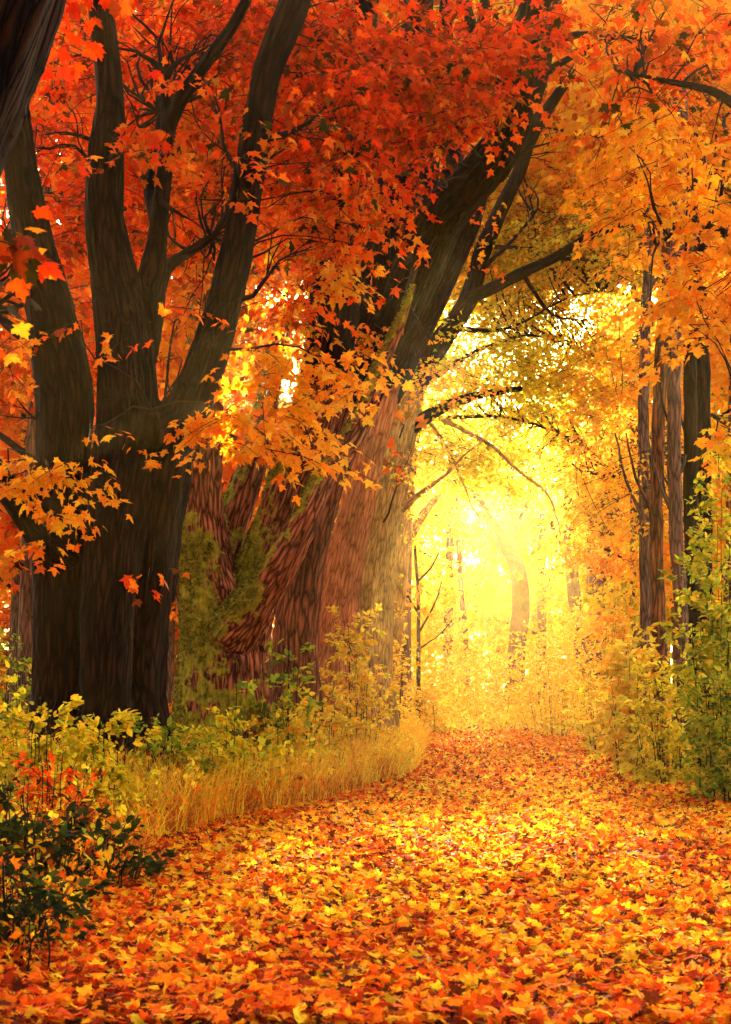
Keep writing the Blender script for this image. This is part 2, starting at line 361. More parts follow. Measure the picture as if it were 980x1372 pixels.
# ------------------------------------------------------------------ fused trunks
def fused_trunk(chains, voxel, org, lump=.10, furrow=0.012, fscale=15., moss_fn=None, smooth_it=4, knots=()):
    """chains: list of (points, radii) in world metres; returns a mesh with 'bark' and 'moss' attributes"""
    T = Tubes(); S = []; Rr = []; Tn = []; Uu = []; Ww = []; Sl = []; n0 = 0
    for c, (pts, rad) in enumerate(chains):
        T.add(pts, rad, step=max(voxel*2, .12), sides=18)
        p, r = catmull(pts, rad, .10); tn, u, w_ = pt_frames(p)
        S.append(p); Rr.append(r); Tn.append(tn); Uu.append(u); Ww.append(w_)
        Sl.append(np.concatenate([[0], np.cumsum(np.linalg.norm(np.diff(p, axis=0), axis=1))])+c*13.7)
    S = np.vstack(S); Rr = np.concatenate(Rr); Tn = np.vstack(Tn); Uu = np.vstack(Uu); Ww = np.vstack(Ww); Sl = np.concatenate(Sl)
    me0 = T.mesh('tmp'); ob = bpy.data.objects.new('tmp', me0); COL.objects.link(ob)
    md = ob.modifiers.new('r', 'REMESH'); md.mode = 'VOXEL'; md.voxel_size = voxel
    md2 = ob.modifiers.new('s', 'SMOOTH'); md2.iterations = smooth_it; md2.factor = .5
    dg = bpy.context.evaluated_depsgraph_get(); ev = ob.evaluated_get(dg)
    me = bpy.data.meshes.new_from_object(ev)
    bpy.data.objects.remove(ob); bpy.data.meshes.remove(me0)
    n = len(me.vertices); co = np.empty(n*3, np.float32); me.vertices.foreach_get('co', co); co = co.reshape(-1, 3).astype(float)
    nr = np.empty(n*3, np.float32); me.vertices.foreach_get('normal', nr); nr = nr.reshape(-1, 3).astype(float)
    near = np.empty(n, int)
    for k in range(0, n, 4000):
        d2 = ((co[k:k+4000, None, :]-S[None])**2).sum(-1)
        near[k:k+4000] = np.argmin(np.sqrt(d2)-Rr[None], 1)
    rel = co-S[near]
    s_al = (rel*Tn[near]).sum(-1)+Sl[near]; uu = (rel*Uu[near]).sum(-1); ww = (rel*Ww[near]).sum(-1)
    bk = np.stack([uu, ww, s_al], -1)
    big = fbm(co*np.array([1.6, 1.6, .7]), 3)-.5
    rr = Rr[near]
    fl = np.clip(rr/.25, .2, 1)
    # flutes: low ridges running down the stem
    fq = bk*np.array([3.2/np.maximum(rr, .08)*.35]*1)[..., None] if False else bk*np.array([4.5, 4.5, .35])
    flute = fbm(fq, 2)-.5
    fz = bk*np.array([fscale, fscale, fscale*.17]); fz = fz+1.3*np.stack([vnoise(fz*.5), vnoise(fz*.5+9), 0*fz[:, 0]], -1)
    rid = 1-np.abs(2*vnoise(fz)-1); rid2 = 1-np.abs(2*vnoise(fz*1.9+5)-1)
    disp = lump*rr*2*big + .42*rr*flute + furrow*fl*((rid-.5)*1.3+(rid2-.5)*.6)
    ms = moss_fn(co, nr) if moss_fn else .25*nr[:, 2]+.25*(fbm(co*1.3, 2)-.5)
    disp = disp+np.clip(ms-.35, 0, .5)*.06*fbm(co*9, 2)
    for (kp, kr) in knots:                 # healed branch scars: a raised ring round a hollow
        d3 = np.linalg.norm((co-kp)*[1, .6, .8], axis=1)
        disp = disp+.35*kr*np.exp(-((d3-kr)/(.45*kr))**2)-.55*kr*np.exp(-(d3/(.55*kr))**2)
    co2 = co+nr*disp[:, None]-np.asarray(org)
    me.vertices.foreach_set('co', co2.astype(np.float32).ravel())
    at = me.attributes.new('bark', 'FLOAT_VECTOR', 'POINT'); at.data.foreach_set('vector', bk.astype(np.float32).ravel())
    at = me.attributes.new('moss', 'FLOAT', 'POINT'); at.data.foreach_set('value', ms.astype(np.float32))
    me.polygons.foreach_set('use_smooth', np.ones(len(me.polygons), bool)); me.materials.clear(); me.update()
    return me, S, Rr, co2+np.asarray(org), nr, ms
def chain(d, pts):
    """pts: (px, py, rpx[, ddepth])"""
    out = []; r = []
    for q_ in pts:
        dd = d+(q_[3] if len(q_) > 3 else 0); out.append(P(q_[0], q_[1], dd)); r.append(q_[2]/F*d)
    return np.array(out), np.array(r)

# ------------------------------------------------------------------ foliage: sprays of leaves on twigs
def sprays(regions, leaf_s, per=14, length=.9, droop=.35, leaf_droop=.55, flat=.35):
    """regions: (centre(3), radii(3), n_sprays, palette). Returns leaf pos, frames, sizes, colours, twig segments"""
    PO = []; RO = []; SO = []; CO = []; TW = []
    for (c, rad, n, pal) in regions:
        q_ = rng.normal(size=(n, 3)); q_ = norm(q_)*rng.random((n, 1))**(1/2.4)
        o_ = np.asarray(c)+q_*np.asarray(rad)
        az = rng.random(n)*2*math.pi
        dr = np.stack([np.cos(az), np.sin(az), -droop*rng.random(n)-.05], -1)
        dr = norm(dr); L = length*(.6+.8*rng.random(n))
        side = norm(np.cross(dr, [0, 0, 1.]))
        k = per; tt = (np.arange(k)+.5)/k
        ti = np.clip(tt[None]+.06*rng.normal(size=(n, k)), .05, 1.)
        sgn = np.where(np.arange(k) % 2 == 0, 1., -1.)[None]*np.ones((n, 1))
        lat = sgn*(.12+.34*rng.random((n, k)))*(1.15-ti)*L[:, None]
        pos = o_[:, None]+dr[:, None]*(ti*L[:, None])[..., None]+side[:, None]*lat[..., None]
        pos[..., 2] -= (ti**2)*L[:, None]*.22+.06*rng.random((n, k))*L[:, None]*1.5-.03*rng.normal(size=(n, k))
        tip = dr[:, None]*(.35+.5*rng.random((n, k, 1)))+side[:, None]*(sgn*(.3+.6*rng.random((n, k))))[..., None]
        tip = tip+.4*rng.normal(size=tip.shape); tip[..., 2] -= leaf_droop*(.4+1.1*rng.random((n, k)))
        nr = np.array([0, 0, 1.])+.55*rng.normal(size=tip.shape)
        pos = pos.reshape(-1, 3); tip = norm(tip.reshape(-1, 3)); nr = nr.reshape(-1, 3)
        PO.append(pos); RO.append(frames(tip, nr)); SO.append(leaf_s*(.6+.6*rng.random(n*k)))
        bc = pick(pal, n); lc = pick(pal, n*k).reshape(n, k, 3)
        CO.append((lc*.7+bc[:, None]*.3).reshape(-1, 3))
        TW += [(o_[i_], o_[i_]+dr[i_]*L[i_]*.5+np.array([0, 0, -.04*L[i_]]), o_[i_]+dr[i_]*L[i_]+np.array([0, 0, -.2*L[i_]])) for i_ in range(n)]
    return np.vstack(PO), np.concatenate([r for r in RO]), np.concatenate(SO), np.vstack(CO), TW

_leaf_meshes = {}
def single_leaf_mesh(pal, k, tmpl=T_HI, mat=None):
    key = (pal, k, mat.name)
    if key not in _leaf_meshes:
        tv, tf = tmpl; v = tv.copy(); v[:, 2] *= [1.5, .4, 1.0, -.6, 2.0][k % 5]
        me = mesh_from('leaf', v, 3, tf); set_col(me, np.repeat(pick(pal, 1), len(v), 0)*np.where(np.arange(len(v)) == 0, 1.1, 1.)[:, None])
        me.materials.append(mat); _leaf_meshes[key] = me
    return _leaf_meshes[key]
def put_leaves(root, pos, R, s, pal_of, mat, name='leaf'):
    for k in range(len(pos)):
        o_ = bpy.data.objects.new(name, single_leaf_mesh(pal_of(pos[k]), int(rng.integers(12)), mat=mat)); COL.objects.link(o_)
        M_ = Matrix([[*(R[k][a_]*s[k]), pos[k][a_]-off(root)[a_]] for a_ in range(3)]+[[0, 0, 0, 1]])
        o_.parent = root; o_.matrix_local = M_
def in_frame(p, m_=0):
    q_ = pix(p); return (q_[:, 0] > m_) & (q_[:, 0] < 980-m_) & (q_[:, 1] > m_) & (q_[:, 1] < 1372-m_) & (p[:, 1] > 1)

def foliage(root, regions, leaf_s, tmpl=T_MID, skel=None, single=0, single_pal=None, per=14, length=.9, droop=.35,
            leaf_droop=.55, twig_r=.006, connect=.12, mat_tw=None, name='foliage'):
    pos, R, s, c, tw = sprays(regions, leaf_s, per, length, droop, leaf_droop)
    org = off(root)
    if single:
        ok = in_frame(pos, 3); score = np.where(ok, s/np.maximum(pos[:, 1], 1), -1)*(.8+.4*rng.random(len(pos)))
        pk = np.argsort(-score)[:single]; pk = pk[score[pk] > 0]
        put_leaves(root, pos[pk], R[pk], s[pk], single_pal, M_LEAF)
        keep = np.ones(len(pos), bool); keep[pk] = False; pos, R, s, c = pos[keep], R[keep], s[keep], c[keep]
    me = leaves_mesh(name, tmpl, pos, R, s, c, curl=rng.random(len(pos))*2.2-.4, org=org)
    tag(link(name, me, M_LEAF, root), kind='stuff')
    T = Tubes()
    for k, (a_, b_, c_) in enumerate(tw):
        T.add([a_, b_, c_], [twig_r*1.3, twig_r, twig_r*.4], step=.6, sides=3)
        if skel is not None and rng.random() < connect:
            # a branchlet back to the nearest limb
            dd = np.linalg.norm(skel-a_, axis=1)-np.maximum(0, a_[2]-skel[:, 2])*.4
            j = skel[np.argmin(dd)]; L = np.linalg.norm(j-a_)
            if .3 < L < 5:
                mid = (a_+j)/2+np.array([0, 0, .12*L])+rng.normal(size=3)*.07*L
                m2 = a_*.25+j*.75+np.array([0, 0, .04*L])+rng.normal(size=3)*.04*L
                T.add([j, m2, mid, a_], [twig_r*(2+L*.9), twig_r*(1.8+L*.5), twig_r*1.7, twig_r*1.3], step=.4, sides=4, jitter=.05)
    tag(link('twigs', T.mesh('twigs', org), mat_tw or M_TWIG, root), kind='stuff')
def reg(px, py, d, rx, ry, rd, n, pal): return (P(px, py, d), (rx/F*d, rd, ry/F*d), n, pal)
def branches(root, mat, d, lists, sides=7, moss=.1, sub=1.):
    for ch in lists:
        T = Tubes(); p_, r_ = chain(d, ch); r_ = r_*np.linspace(.9, .25, len(r_)); T.add(p_, r_, step=.22, sides=sides, jitter=.035)
        q_, rq = catmull(p_, r_, .1); tq = norm(np.gradient(q_, axis=0)); L = len(q_)*.1
        for k in range(int((3+L*2.2)*sub)):                # side twigs that fork again
            j = int(len(q_)*(.25+.74*rng.random())); j = min(j, len(q_)-1); l_ = (.35+.8*rng.random())*min(1.3, .5+L*.3)
            d_1 = norm(tq[j]*.8+rng.normal(size=3)*.55+[0, 0, .15]); a1 = q_[j]; a2 = a1+d_1*l_*.5; a3 = a2+norm(d_1+rng.normal(size=3)*.4)*l_*.5
            r0 = min(rq[j]*.5, .014); T.add([a1, a2, a3], [r0, r0*.7, r0*.25], .12, 4, jitter=.02)
            for _ in range(2):
                a4 = a2+norm(d_1+rng.normal(size=3)*.7)*l_*.4; T.add([a2, a4], [r0*.5, r0*.2], .2, 3)
        link('branch', T.mesh('branch', off(root), moss), mat, root)
def base_loc(px, d):
    x = (px-CX)/F*d; return (x, d, float(gz(x, d)))
def to_ground(px, d, r):
    """first point of a chain, a little below the ground"""
    x = (px-CX)/F*d; z = float(gz(x, d))-.15; return (px, HY-(z-H)*F/d, r)
#MORE
# ------------------------------------------------------------------ foreground trees on the left bank
def area_reg(px, py, d, rx, ry, rd, layers, pal, ls=.14, per=14):
    lp = (ls*.9)/d*F; n = int(layers*math.pi*rx*ry/(lp*lp*.42*per))+1
    return reg(px, py, d, rx, ry, rd, n, pal)
def pal_by_height(p):
    y = pix(p)[1] + rng.normal()*50
    return 'red' if y < 220 else ('redor' if y < 370 else 'amber')

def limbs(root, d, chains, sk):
    # upper limbs, shade painted in by dark bark; each one a part of its own
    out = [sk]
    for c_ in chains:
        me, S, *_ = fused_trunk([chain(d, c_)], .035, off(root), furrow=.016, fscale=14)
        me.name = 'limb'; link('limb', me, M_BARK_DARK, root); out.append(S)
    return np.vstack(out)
def trunk_part(root, chains, voxel, mat, **kw):
    me, S, Rr, co, nr, ms = fused_trunk(chains, voxel, off(root), **kw)
    nm = kw.pop('part', 'trunk') if 'part' in kw else 'trunk'
    me.name = nm; o_ = link(nm, me, mat, root)
    return S, Rr, co, nr, ms

# ---- near dark tree in the upper left corner
dA = 9.0
tA = empty('maple_tree', base_loc(-330, dA), 'near black leaning maple trunk filling the upper left corner', 'tree')
chA = [chain(dA, [to_ground(-330, dA, 150), (-320, 1000, 118), (-290, 700, 108), (-215, 430, 106), (-115, 210, 104), (-25, 0, 100), (60, -220, 92), (140, -500, 80)]),
       chain(dA, [(-215, 430, 60), (-260, 200, 50), (-330, -100, 40)])]
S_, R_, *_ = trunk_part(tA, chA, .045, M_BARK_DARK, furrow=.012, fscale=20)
foliage(tA, [reg(-30, 310, 8.2, 30, 35, .2, 6, 'redor'), reg(-25, 372, 8.4, 26, 22, .2, 4, 'red'),
             reg(-250, -300, 9, 500, 260, 3.0, 260, 'red'), reg(-100, -900, 12, 800, 400, 4.0, 300, 'red'), reg(-700, 200, 10, 280, 500, 2.5, 160, 'red')],  # crown masses far above and left are unseen, added to shade the near air
        .115, T_HI, skel=S_, single=45, single_pal=pal_by_height, length=.42, per=10, twig_r=.004, connect=.3)

# ---- big dark many stemmed maple
dB = 24.0
tB = empty('maple_tree', base_loc(140, dB), 'great dark maple with several stems rising from one broad trunk', 'tree')
chB = [chain(dB, [to_ground(78, dB, 48), (80, 900, 38, .2), (80, 760, 36, .2), (86, 640, 36, .2), (86, 520, 37, .1), (68, 420, 31), (45, 330, 27), (28, 230, 22), (15, 100, 18), (0, -60, 14)]),
       chain(dB, [to_ground(142, dB, 50), (141, 930, 33, -.4), (147, 800, 34, -.4), (157, 680, 40, -.3), (172, 560, 43, -.1), (170, 470, 40), (155, 380, 31), (142, 290, 25), (145, 200, 23), (148, 125, 17), (136, 20, 17), (125, -80, 14)]),
       chain(dB, [to_ground(188, dB, 46), (189, 930, 32, .1), (194, 800, 33, .15), (200, 700, 36, .1), (212, 625, 38), (222, 596, 34), (250, 545, 28), (275, 485, 25), (297, 415, 23), (320, 320, 22), (338, 210, 21), (358, 100, 20), (392, 10, 21), (415, -80, 18)]),
       chain(dB, [(175, 520, 28), (190, 450, 24, .2), (202, 390, 19, .2), (210, 330, 14, .2), (217, 260, 11, .2), (226, 180, 10, .2), (222, 100, 7, .2)]),
       chain(dB, [(225, 175, 8, .2), (245, 130, 9), (275, 85, 9), (312, 35, 9), (345, -30, 8)]),
       chain(dB, [(213, 300, 12, .2), (200, 240, 9, .6), (208, 190, 6, .8), (215, 150, 4, 1)]),
       chain(dB, [(80, 735, 30, -.1), (50, 700, 22, -.4), (22, 665, 19, -.8), (-8, 630, 17, -1.1), (-60, 560, 14, -1.4)]),
       chain(dB, [(66, 470, 16), (38, 455, 9, .3), (5, 430, 7, .6), (-30, 400, 6, .8)]),
       chain(dB, [(200, 420, 16, .2), (222, 362, 10, .4), (250, 340, 8, .7), (285, 318, 6, .9)]),
       chain(dB, [(228, 585, 24, .5), (232, 640, 22, .5), (222, 700, 20, .5), (205, 800, 26, .4)]),
       chain(dB, [(205, 590, 14, -.3), (204, 556, 10, -.75), (204, 549, 9, -.85)])]
def mossB(co, nr): return .10*nr[:, 2]-.1*nr[:, 0]+.5*(fbm(co*1.4, 3)-.5)
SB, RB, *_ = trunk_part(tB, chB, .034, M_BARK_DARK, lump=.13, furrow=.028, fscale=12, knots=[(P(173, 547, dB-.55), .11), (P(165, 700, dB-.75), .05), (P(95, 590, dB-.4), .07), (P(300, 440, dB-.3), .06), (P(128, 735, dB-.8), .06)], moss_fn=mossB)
branches(tB, M_TWIG, dB, [
    [(223, 105, 6), (205, 82, 5), (180, 70, 4), (150, 62, 3), (118, 55, 2)],
    [(223, 105, 6), (238, 80, 5), (262, 72, 4), (285, 58, 3)],
    [(222, 110, 5), (212, 60, 4), (225, 25, 3), (240, -20, 2)],
    [(215, 270, 5), (245, 290, 3), (265, 300, 2)],
    [(340, 190, 6), (395, 175, 5), (420, 160, 4), (450, 130, 3)],
    [(130, 190, 4), (90, 178, 3), (60, 180, 2)],
    [(135, 240, 4), (100, 195, 3), (50, 200, 2), (20, 175, 1.5)],
    [(300, 400, 7), (340, 395, 5), (375, 350, 4), (420, 330, 3)],
    [(330, 260, 5), (300, 190, 3), (290, 130, 3), (270, 100, 2)],
    [(60, 545, 5), (45, 560, 4), (20, 530, 2)]])
regsB = [area_reg(300, 50, 27, 270, 100, 2., 2.0, 'red'), area_reg(110, 260, 27, 110, 150, 1.6, 1.7, 'red'),
         area_reg(290, 240, 27, 80, 150, 1.4, 1.3, 'redor'), area_reg(430, 130, 25.5, 100, 140, 1.8, 2.2, 'red'), area_reg(450, 290, 25, 70, 80, 1.2, 2.0, 'redor'),
         area_reg(100, 440, 28, 80, 120, 1.2, 1.3, 'redor'), area_reg(375, 390, 25, 55, 60, .8, 1.2, 'redor'), area_reg(460, 360, 24.5, 40, 28, .5, 1.8, 'gold'),
         area_reg(245, 430, 27.5, 45, 120, 1.0, 1.4, 'orange'),
         area_reg(390, 480, 23, 85, 28, .6, 2., 'amber'), area_reg(330, 560, 22.6, 66, 55, .6, 2.2, 'amber'), area_reg(480, 500, 23, 44, 34, .5, 1.8, 'amber'),
         area_reg(395, 585, 22.8, 42, 42, .4, 1.3, 'gold'), area_reg(50, 625, 22, 56, 36, .5, 2.6, 'amber'), area_reg(72, 700, 22, 24, 32, .3, 2.2, 'orange'),
         area_reg(190, 762, 22.3, 20, 14, .2, 1.2, 'redor'), area_reg(15, 480, 23, 22, 26, .4, 1.3, 'orange'), area_reg(112, 568, 22.2, 18, 14, .3, 1.3, 'orange'),
         area_reg(250, 170, 22.8, 230, 120, .6, .22, 'redor'), area_reg(150, 420, 22.6, 120, 60, .4, .12, 'redor'),
         reg(250, -260, 26, 500, 170, 4, 260, 'red')]
foliage(tB, regsB, .155, T_MID, skel=SB, single=300, single_pal=pal_by_height, length=.75, per=14)

# ---- mossy maple with reddish furrowed bark
dC = 29.0
tC = empty('maple_tree', base_loc(300, dC), 'mossy maple with red furrowed bark and a curving right limb', 'tree')
chC = [chain(dC, [to_ground(298, dC, 70), (300, 945, 58), (298, 860, 50), (278, 770, 34), (270, 690, 29), (270, 600, 27), (276, 480, 24), (285, 330, 20), (300, 180, 16)]),
       chain(dC, [(300, 900, 46), (318, 840, 42, .1), (345, 770, 32, .2), (368, 700, 26, .2), (392, 630, 27, .1), (420, 560, 30), (432, 500, 29)]),
       chain(dC, [(310, 850, 34, -.35), (350, 798, 26, -.75), (382, 748, 21, -1.0), (406, 706, 18, -1.0), (428, 655, 15, -.8), (455, 612, 15, -.2), (480, 572, 14), (500, 520, 11), (520, 470, 9), (542, 420, 6), (556, 380, 3)]),
       chain(dC, [(300, 745, 20, .5), (322, 670, 19, .6), (342, 610, 17, .7), (358, 540, 15, .8), (380, 430, 12, 1)]),
       chain(dC, [(262, 880, 16, .3), (248, 810, 11, .2), (234, 760, 13, .1), (221, 715, 17), (212, 660, 17), (205, 600, 14)])]
def mossC(co, nr):
    px_ = pix(co)
    low = smooth(760, 900, px_[:, 1])
    return .42*nr[:, 2]-.30*nr[:, 0]+.16*low+1.5*(fbm(co*1.5+3, 3)-.5)+.5*(fbm(co*5, 2)-.5)
SC, RC, coC, nrC, msC = trunk_part(tC, chC, .028, M_BARK_MOSSY, furrow=.034, fscale=12, knots=[(P(318, 880, dC-.6), .10), (P(285, 790, dC-.5), .08), (P(372, 770, dC-1.2), .06)], moss_fn=mossC)
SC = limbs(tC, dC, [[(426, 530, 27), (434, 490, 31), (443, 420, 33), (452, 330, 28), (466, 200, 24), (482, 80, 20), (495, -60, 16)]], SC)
# moss tufts standing off the bark
sel = np.where((msC > .28) & (nrC[:, 1] < .5))[0]; sel = rng.choice(sel, min(9000, len(sel)), replace=False)
tp = norm(nrC[sel]+.8*rng.normal(size=(len(sel), 3))-np.array([0, 0, .3]))
me = leaves_mesh('moss', T_OV, coC[sel]-.005*nrC[sel], frames(tp, rng.normal(size=tp.shape)), .035+.035*rng.random(len(sel)),
                 np.array([.20, .16, .012])*(.4+.9*rng.random((len(sel), 1))), org=off(tC))
tag(link('moss', me, M_GRASS, tC), kind='stuff')
foliage(tC, [area_reg(380, 430, 28, 60, 60, .8, 1.0, 'orange'), area_reg(300, 640, 32, 60, 60, 1, .5, 'orange'), area_reg(460, 150, 30, 120, 150, 2, 1.6, 'red'),
             reg(420, -230, 30, 300, 200, 3, 150, 'red')], .15, T_MID, skel=SC, length=.8)

# ---- ridged trunk that carries the long black limb
dD = 33.0
tD = empty('maple_tree', base_loc(398, dD), 'maple with ridged red trunk carrying a huge black limb to the upper right', 'tree')
chD = [chain(dD, [to_ground(396, dD, 40), (394, 900, 29), (397, 830, 27), (408, 750, 26), (424, 680, 27), (448, 600, 29), (478, 510, 31)])]
limbD = [[(470, 540, 30), (484, 500, 34), (506, 410, 34), (524, 320, 30), (538, 230, 26), (552, 140, 22), (560, 20, 20), (565, -80, 16)],
       [(492, 480, 26), (530, 425, 29, -.4), (558, 360, 30, -.9), (590, 292, 28, -1.5), (632, 246, 25, -2), (672, 196, 24, -2.4), (698, 130, 24, -2.8), (716, 50, 24, -3), (735, -50, 22, -3.2)],
       [(560, 350, 16, .2), (572, 270, 14, .5), (578, 190, 14, .8), (590, 110, 12, 1), (600, 0, 10, 1)],
       [(580, 320, 16, .6), (600, 250, 13, .9), (618, 170, 12, 1.2), (640, 80, 10, 1.4), (655, -20, 8, 1.4)],
       [(672, 190, 14, -2.4), (655, 130, 10, -2), (640, 70, 9, -1.8), (620, 0, 8, -1.6)]]
SD, RD, *_ = trunk_part(tD, chD, .032, M_BARK_RED, furrow=.024, fscale=11)
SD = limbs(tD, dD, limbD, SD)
branches(tD, M_TWIG, dD, [
    [(640, 240, 8, -2), (672, 240, 6, -2.4), (700, 205, 5, -3), (740, 190, 3, -3.2)],
    [(700, 120, 8, -2.8), (760, 80, 6, -3.2), (820, 50, 4, -3.6), (880, 60, 3, -4)],
    [(715, 60, 8, -3), (800, 45, 5, -3.6), (870, 70, 4, -4), (950, 110, 3, -4.5)],
    [(508, 420, 7, -.8), (485, 400, 5, -1.2), (450, 395, 4, -1.8), (410, 400, 3, -2.2)],
    [(560, 350, 6, -1.2), (545, 395, 4, -1.8), (560, 430, 3, -2), (590, 470, 2, -2.2)],
    [(530, 240, 7, -.4), (500, 190, 5, -.8), (470, 170, 4, -1.2)]])
foliage(tD, [area_reg(610, 60, 27.5, 130, 70, 1.6, 2.2, 'red'), area_reg(550, 130, 27, 80, 90, 1.4, 2.0, 'red'), area_reg(640, 130, 27, 60, 40, .7, 1.5, 'redor'),
             area_reg(520, 250, 27.5, 34, 80, .8, .8, 'redor'), area_reg(700, 30, 28, 90, 40, 1, 1.6, 'red'), area_reg(460, 450, 30, 60, 40, 1, .8, 'orange'),
             area_reg(560, 190, 37, 110, 160, 1.5, .3, 'redor'), reg(640, -230, 30, 300, 190, 3, 150, 'red')],
        .155, T_MID, skel=SD, single=120, single_pal=pal_by_height, length=.8)

# ---- smooth leaning trunk, haze painted into its pinkish bark
dE = 38.0
tE = empty('maple_tree', base_loc(445, dE), 'smooth pinkish trunk leaning right between the ridged and the golden trunk', 'tree')
chE = [chain(dE, [to_ground(436, dE, 38), (440, 880, 33), (456, 780, 26), (477, 690, 22), (494, 600, 22), (512, 530, 23), (530, 495, 22)])]
limbE = [[(500, 565, 18), (528, 498, 24), (545, 465, 22), (580, 400, 19), (606, 350, 17), (632, 290, 15), (652, 220, 13), (690, 120, 10), (710, 20, 8)],
       [(500, 560, 18), (520, 500, 16, .5), (535, 400, 14, 1), (545, 300, 12, 1)]]
SE, RE_, *_ = trunk_part(tE, chE, .04, M_BARK_PINK_HAZE, furrow=.006, fscale=9)
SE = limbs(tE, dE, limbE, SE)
foliage(tE, [area_reg(620, 260, 40, 60, 110, 2, .25, 'orange')], .15, T_MID, skel=SE)

# ---- trunk with haze painted into its golden bark, slender curved stem and long reaching branches
dF = 45.0
tF = empty('maple_tree', base_loc(488, dF), 'broad golden trunk in the haze whose slender curved stem arches over the path', 'tree')
chF = [chain(dF, [to_ground(484, dF, 52), (485, 900, 43), (488, 800, 42), (502, 710, 38), (516, 640, 35), (530, 570, 29), (545, 520, 24)])]
limbF = [[(538, 540, 22), (550, 510, 20), (574, 478, 16), (604, 438, 13), (630, 395, 12), (648, 335, 11), (672, 280, 10), (694, 235, 9), (712, 185, 8), (748, 125, 7), (792, 66, 5)],
       [(528, 600, 14, .2), (556, 570, 10), (596, 545, 7), (640, 530, 5), (700, 520, 3.5)],
       [(625, 400, 8), (655, 388, 8, -.5), (700, 366, 7, -1), (745, 345, 6, -1.5), (800, 312, 5, -2), (858, 299, 4, -2.4), (908, 312, 2.8, -2.8)]]
SF, RF, *_ = trunk_part(tF, chF, .05, M_BARK_GOLD_HAZE, furrow=.01, fscale=7)
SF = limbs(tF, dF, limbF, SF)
branches(tF, M_BARK_GOLD_HAZE, dF, [[(520, 700, 7), (550, 672, 6, -.4), (590, 642, 4.5, -.8), (624, 608, 3, -1.2), (650, 590, 2.5, -1.4)],
       [(590, 560, 4), (655, 595, 3.4, -1), (697, 633, 3, -1.6), (732, 660, 2.8, -2), (748, 698, 2.4, -2.2), (756, 728, 2.2, -2.3), (790, 740, 1.6, -2.5)],
       [(545, 530, 4), (600, 600, 3, .5), (640, 690, 2, .8), (690, 720, 1.5, 1)]], sub=.25)
brF = [
       [(640, 370, 4), (720, 280, 3), (700, 240, 2)], [(655, 330, 4), (715, 330, 3, 1), (715, 290, 2, 1)],
       [(700, 366, 4, -1), (740, 420, 3, 0), (800, 430, 2, 1)], [(560, 520, 6), (640, 470, 4, 1), (720, 450, 3, 2), (800, 480, 2, 3)],
       [(600, 440, 5), (680, 440, 3, 1), (760, 400, 2.5, 2), (820, 390, 2, 3)], [(590, 560, 4), (680, 560, 3, 2), (770, 590, 2.4, 3), (830, 640, 2, 4)],
       [(745, 345, 4, -1.5), (790, 350, 3, -1), (850, 380, 2, -1)], [(745, 125, 4), (710, 160, 3), (690, 120, 2)]]
branches(tF, M_TWIG, dF, brF, sides=6, sub=.45)
extra = np.vstack([catmull(*chain(dF, b_), .3)[0] for b_ in brF])
foliage(tF, [area_reg(700, 330, 50, 140, 110, 3.5, 2.6, 'olive', .13), area_reg(650, 300, 53, 110, 90, 3, 1.3, 'redor', .13), area_reg(790, 300, 50, 60, 110, 3, 1.3, 'gold', .13), area_reg(640, 500, 47, 120, 95, 4, 2.6, 'ygreen', .15), area_reg(745, 520, 49, 110, 100, 5, 3., 'ygreen', .15), area_reg(690, 400, 53, 140, 90, 4, 3.6, 'ygreen', .16), area_reg(680, 470, 58, 130, 50, 4, 2.2, 'ygreen', .16), area_reg(810, 520, 46, 60, 110, 3, 2., 'gold', .13),
             area_reg(595, 605, 46, 60, 38, 1.5, 2.4, 'ygreen', .13), area_reg(700, 630, 50, 95, 34, 3, 1.8, 'yellow', .14), area_reg(640, 590, 54, 90, 50, 3, 1.6, 'yellow', .14), area_reg(795, 680, 47, 42, 60, 2, 2.4, 'yellow', .13),
             area_reg(770, 330, 46, 110, 60, 3, .9, 'olive', .13), area_reg(600, 500, 42, 50, 50, 1.5, .8, 'gold', .13), area_reg(540, 620, 41, 16, 30, .5, 1., 'yellow', .13),
             area_reg(720, 200, 50, 90, 110, 3, 1.2, 'orange', .13)],
        .13, T_LO, skel=np.vstack([SF, extra]), length=1.1, per=16, connect=.08, twig_r=.006)

# ---- hazy orange trunk, haze painted into the bark colour as well
dG = 58.0
tG = empty('maple_tree', base_loc(522, dG), 'hazy orange trunk at the edge of the bright opening', 'tree')
trunk_part(tG, [chain(dG, [to_ground(512, dG, 24), (516, 880, 20), (526, 800, 18), (536, 720, 16), (544, 640, 14), (554, 560, 12), (572, 470, 10), (590, 380, 8)]),
                chain(dG, [(530, 760, 8), (560, 700, 6, 1), (590, 660, 4, 1)])], .06, M_BARK_GOLD_HAZE, furrow=.01, fscale=6)
foliage(tG, [area_reg(560, 690, 57, 30, 50, 2, .5, 'ygreen', .13), area_reg(575, 560, 60, 60, 50, 2, 1., 'ygreen', .13), area_reg(530, 800, 56, 20, 50, 1, .5, 'yellow', .13)], .13, T_LO)

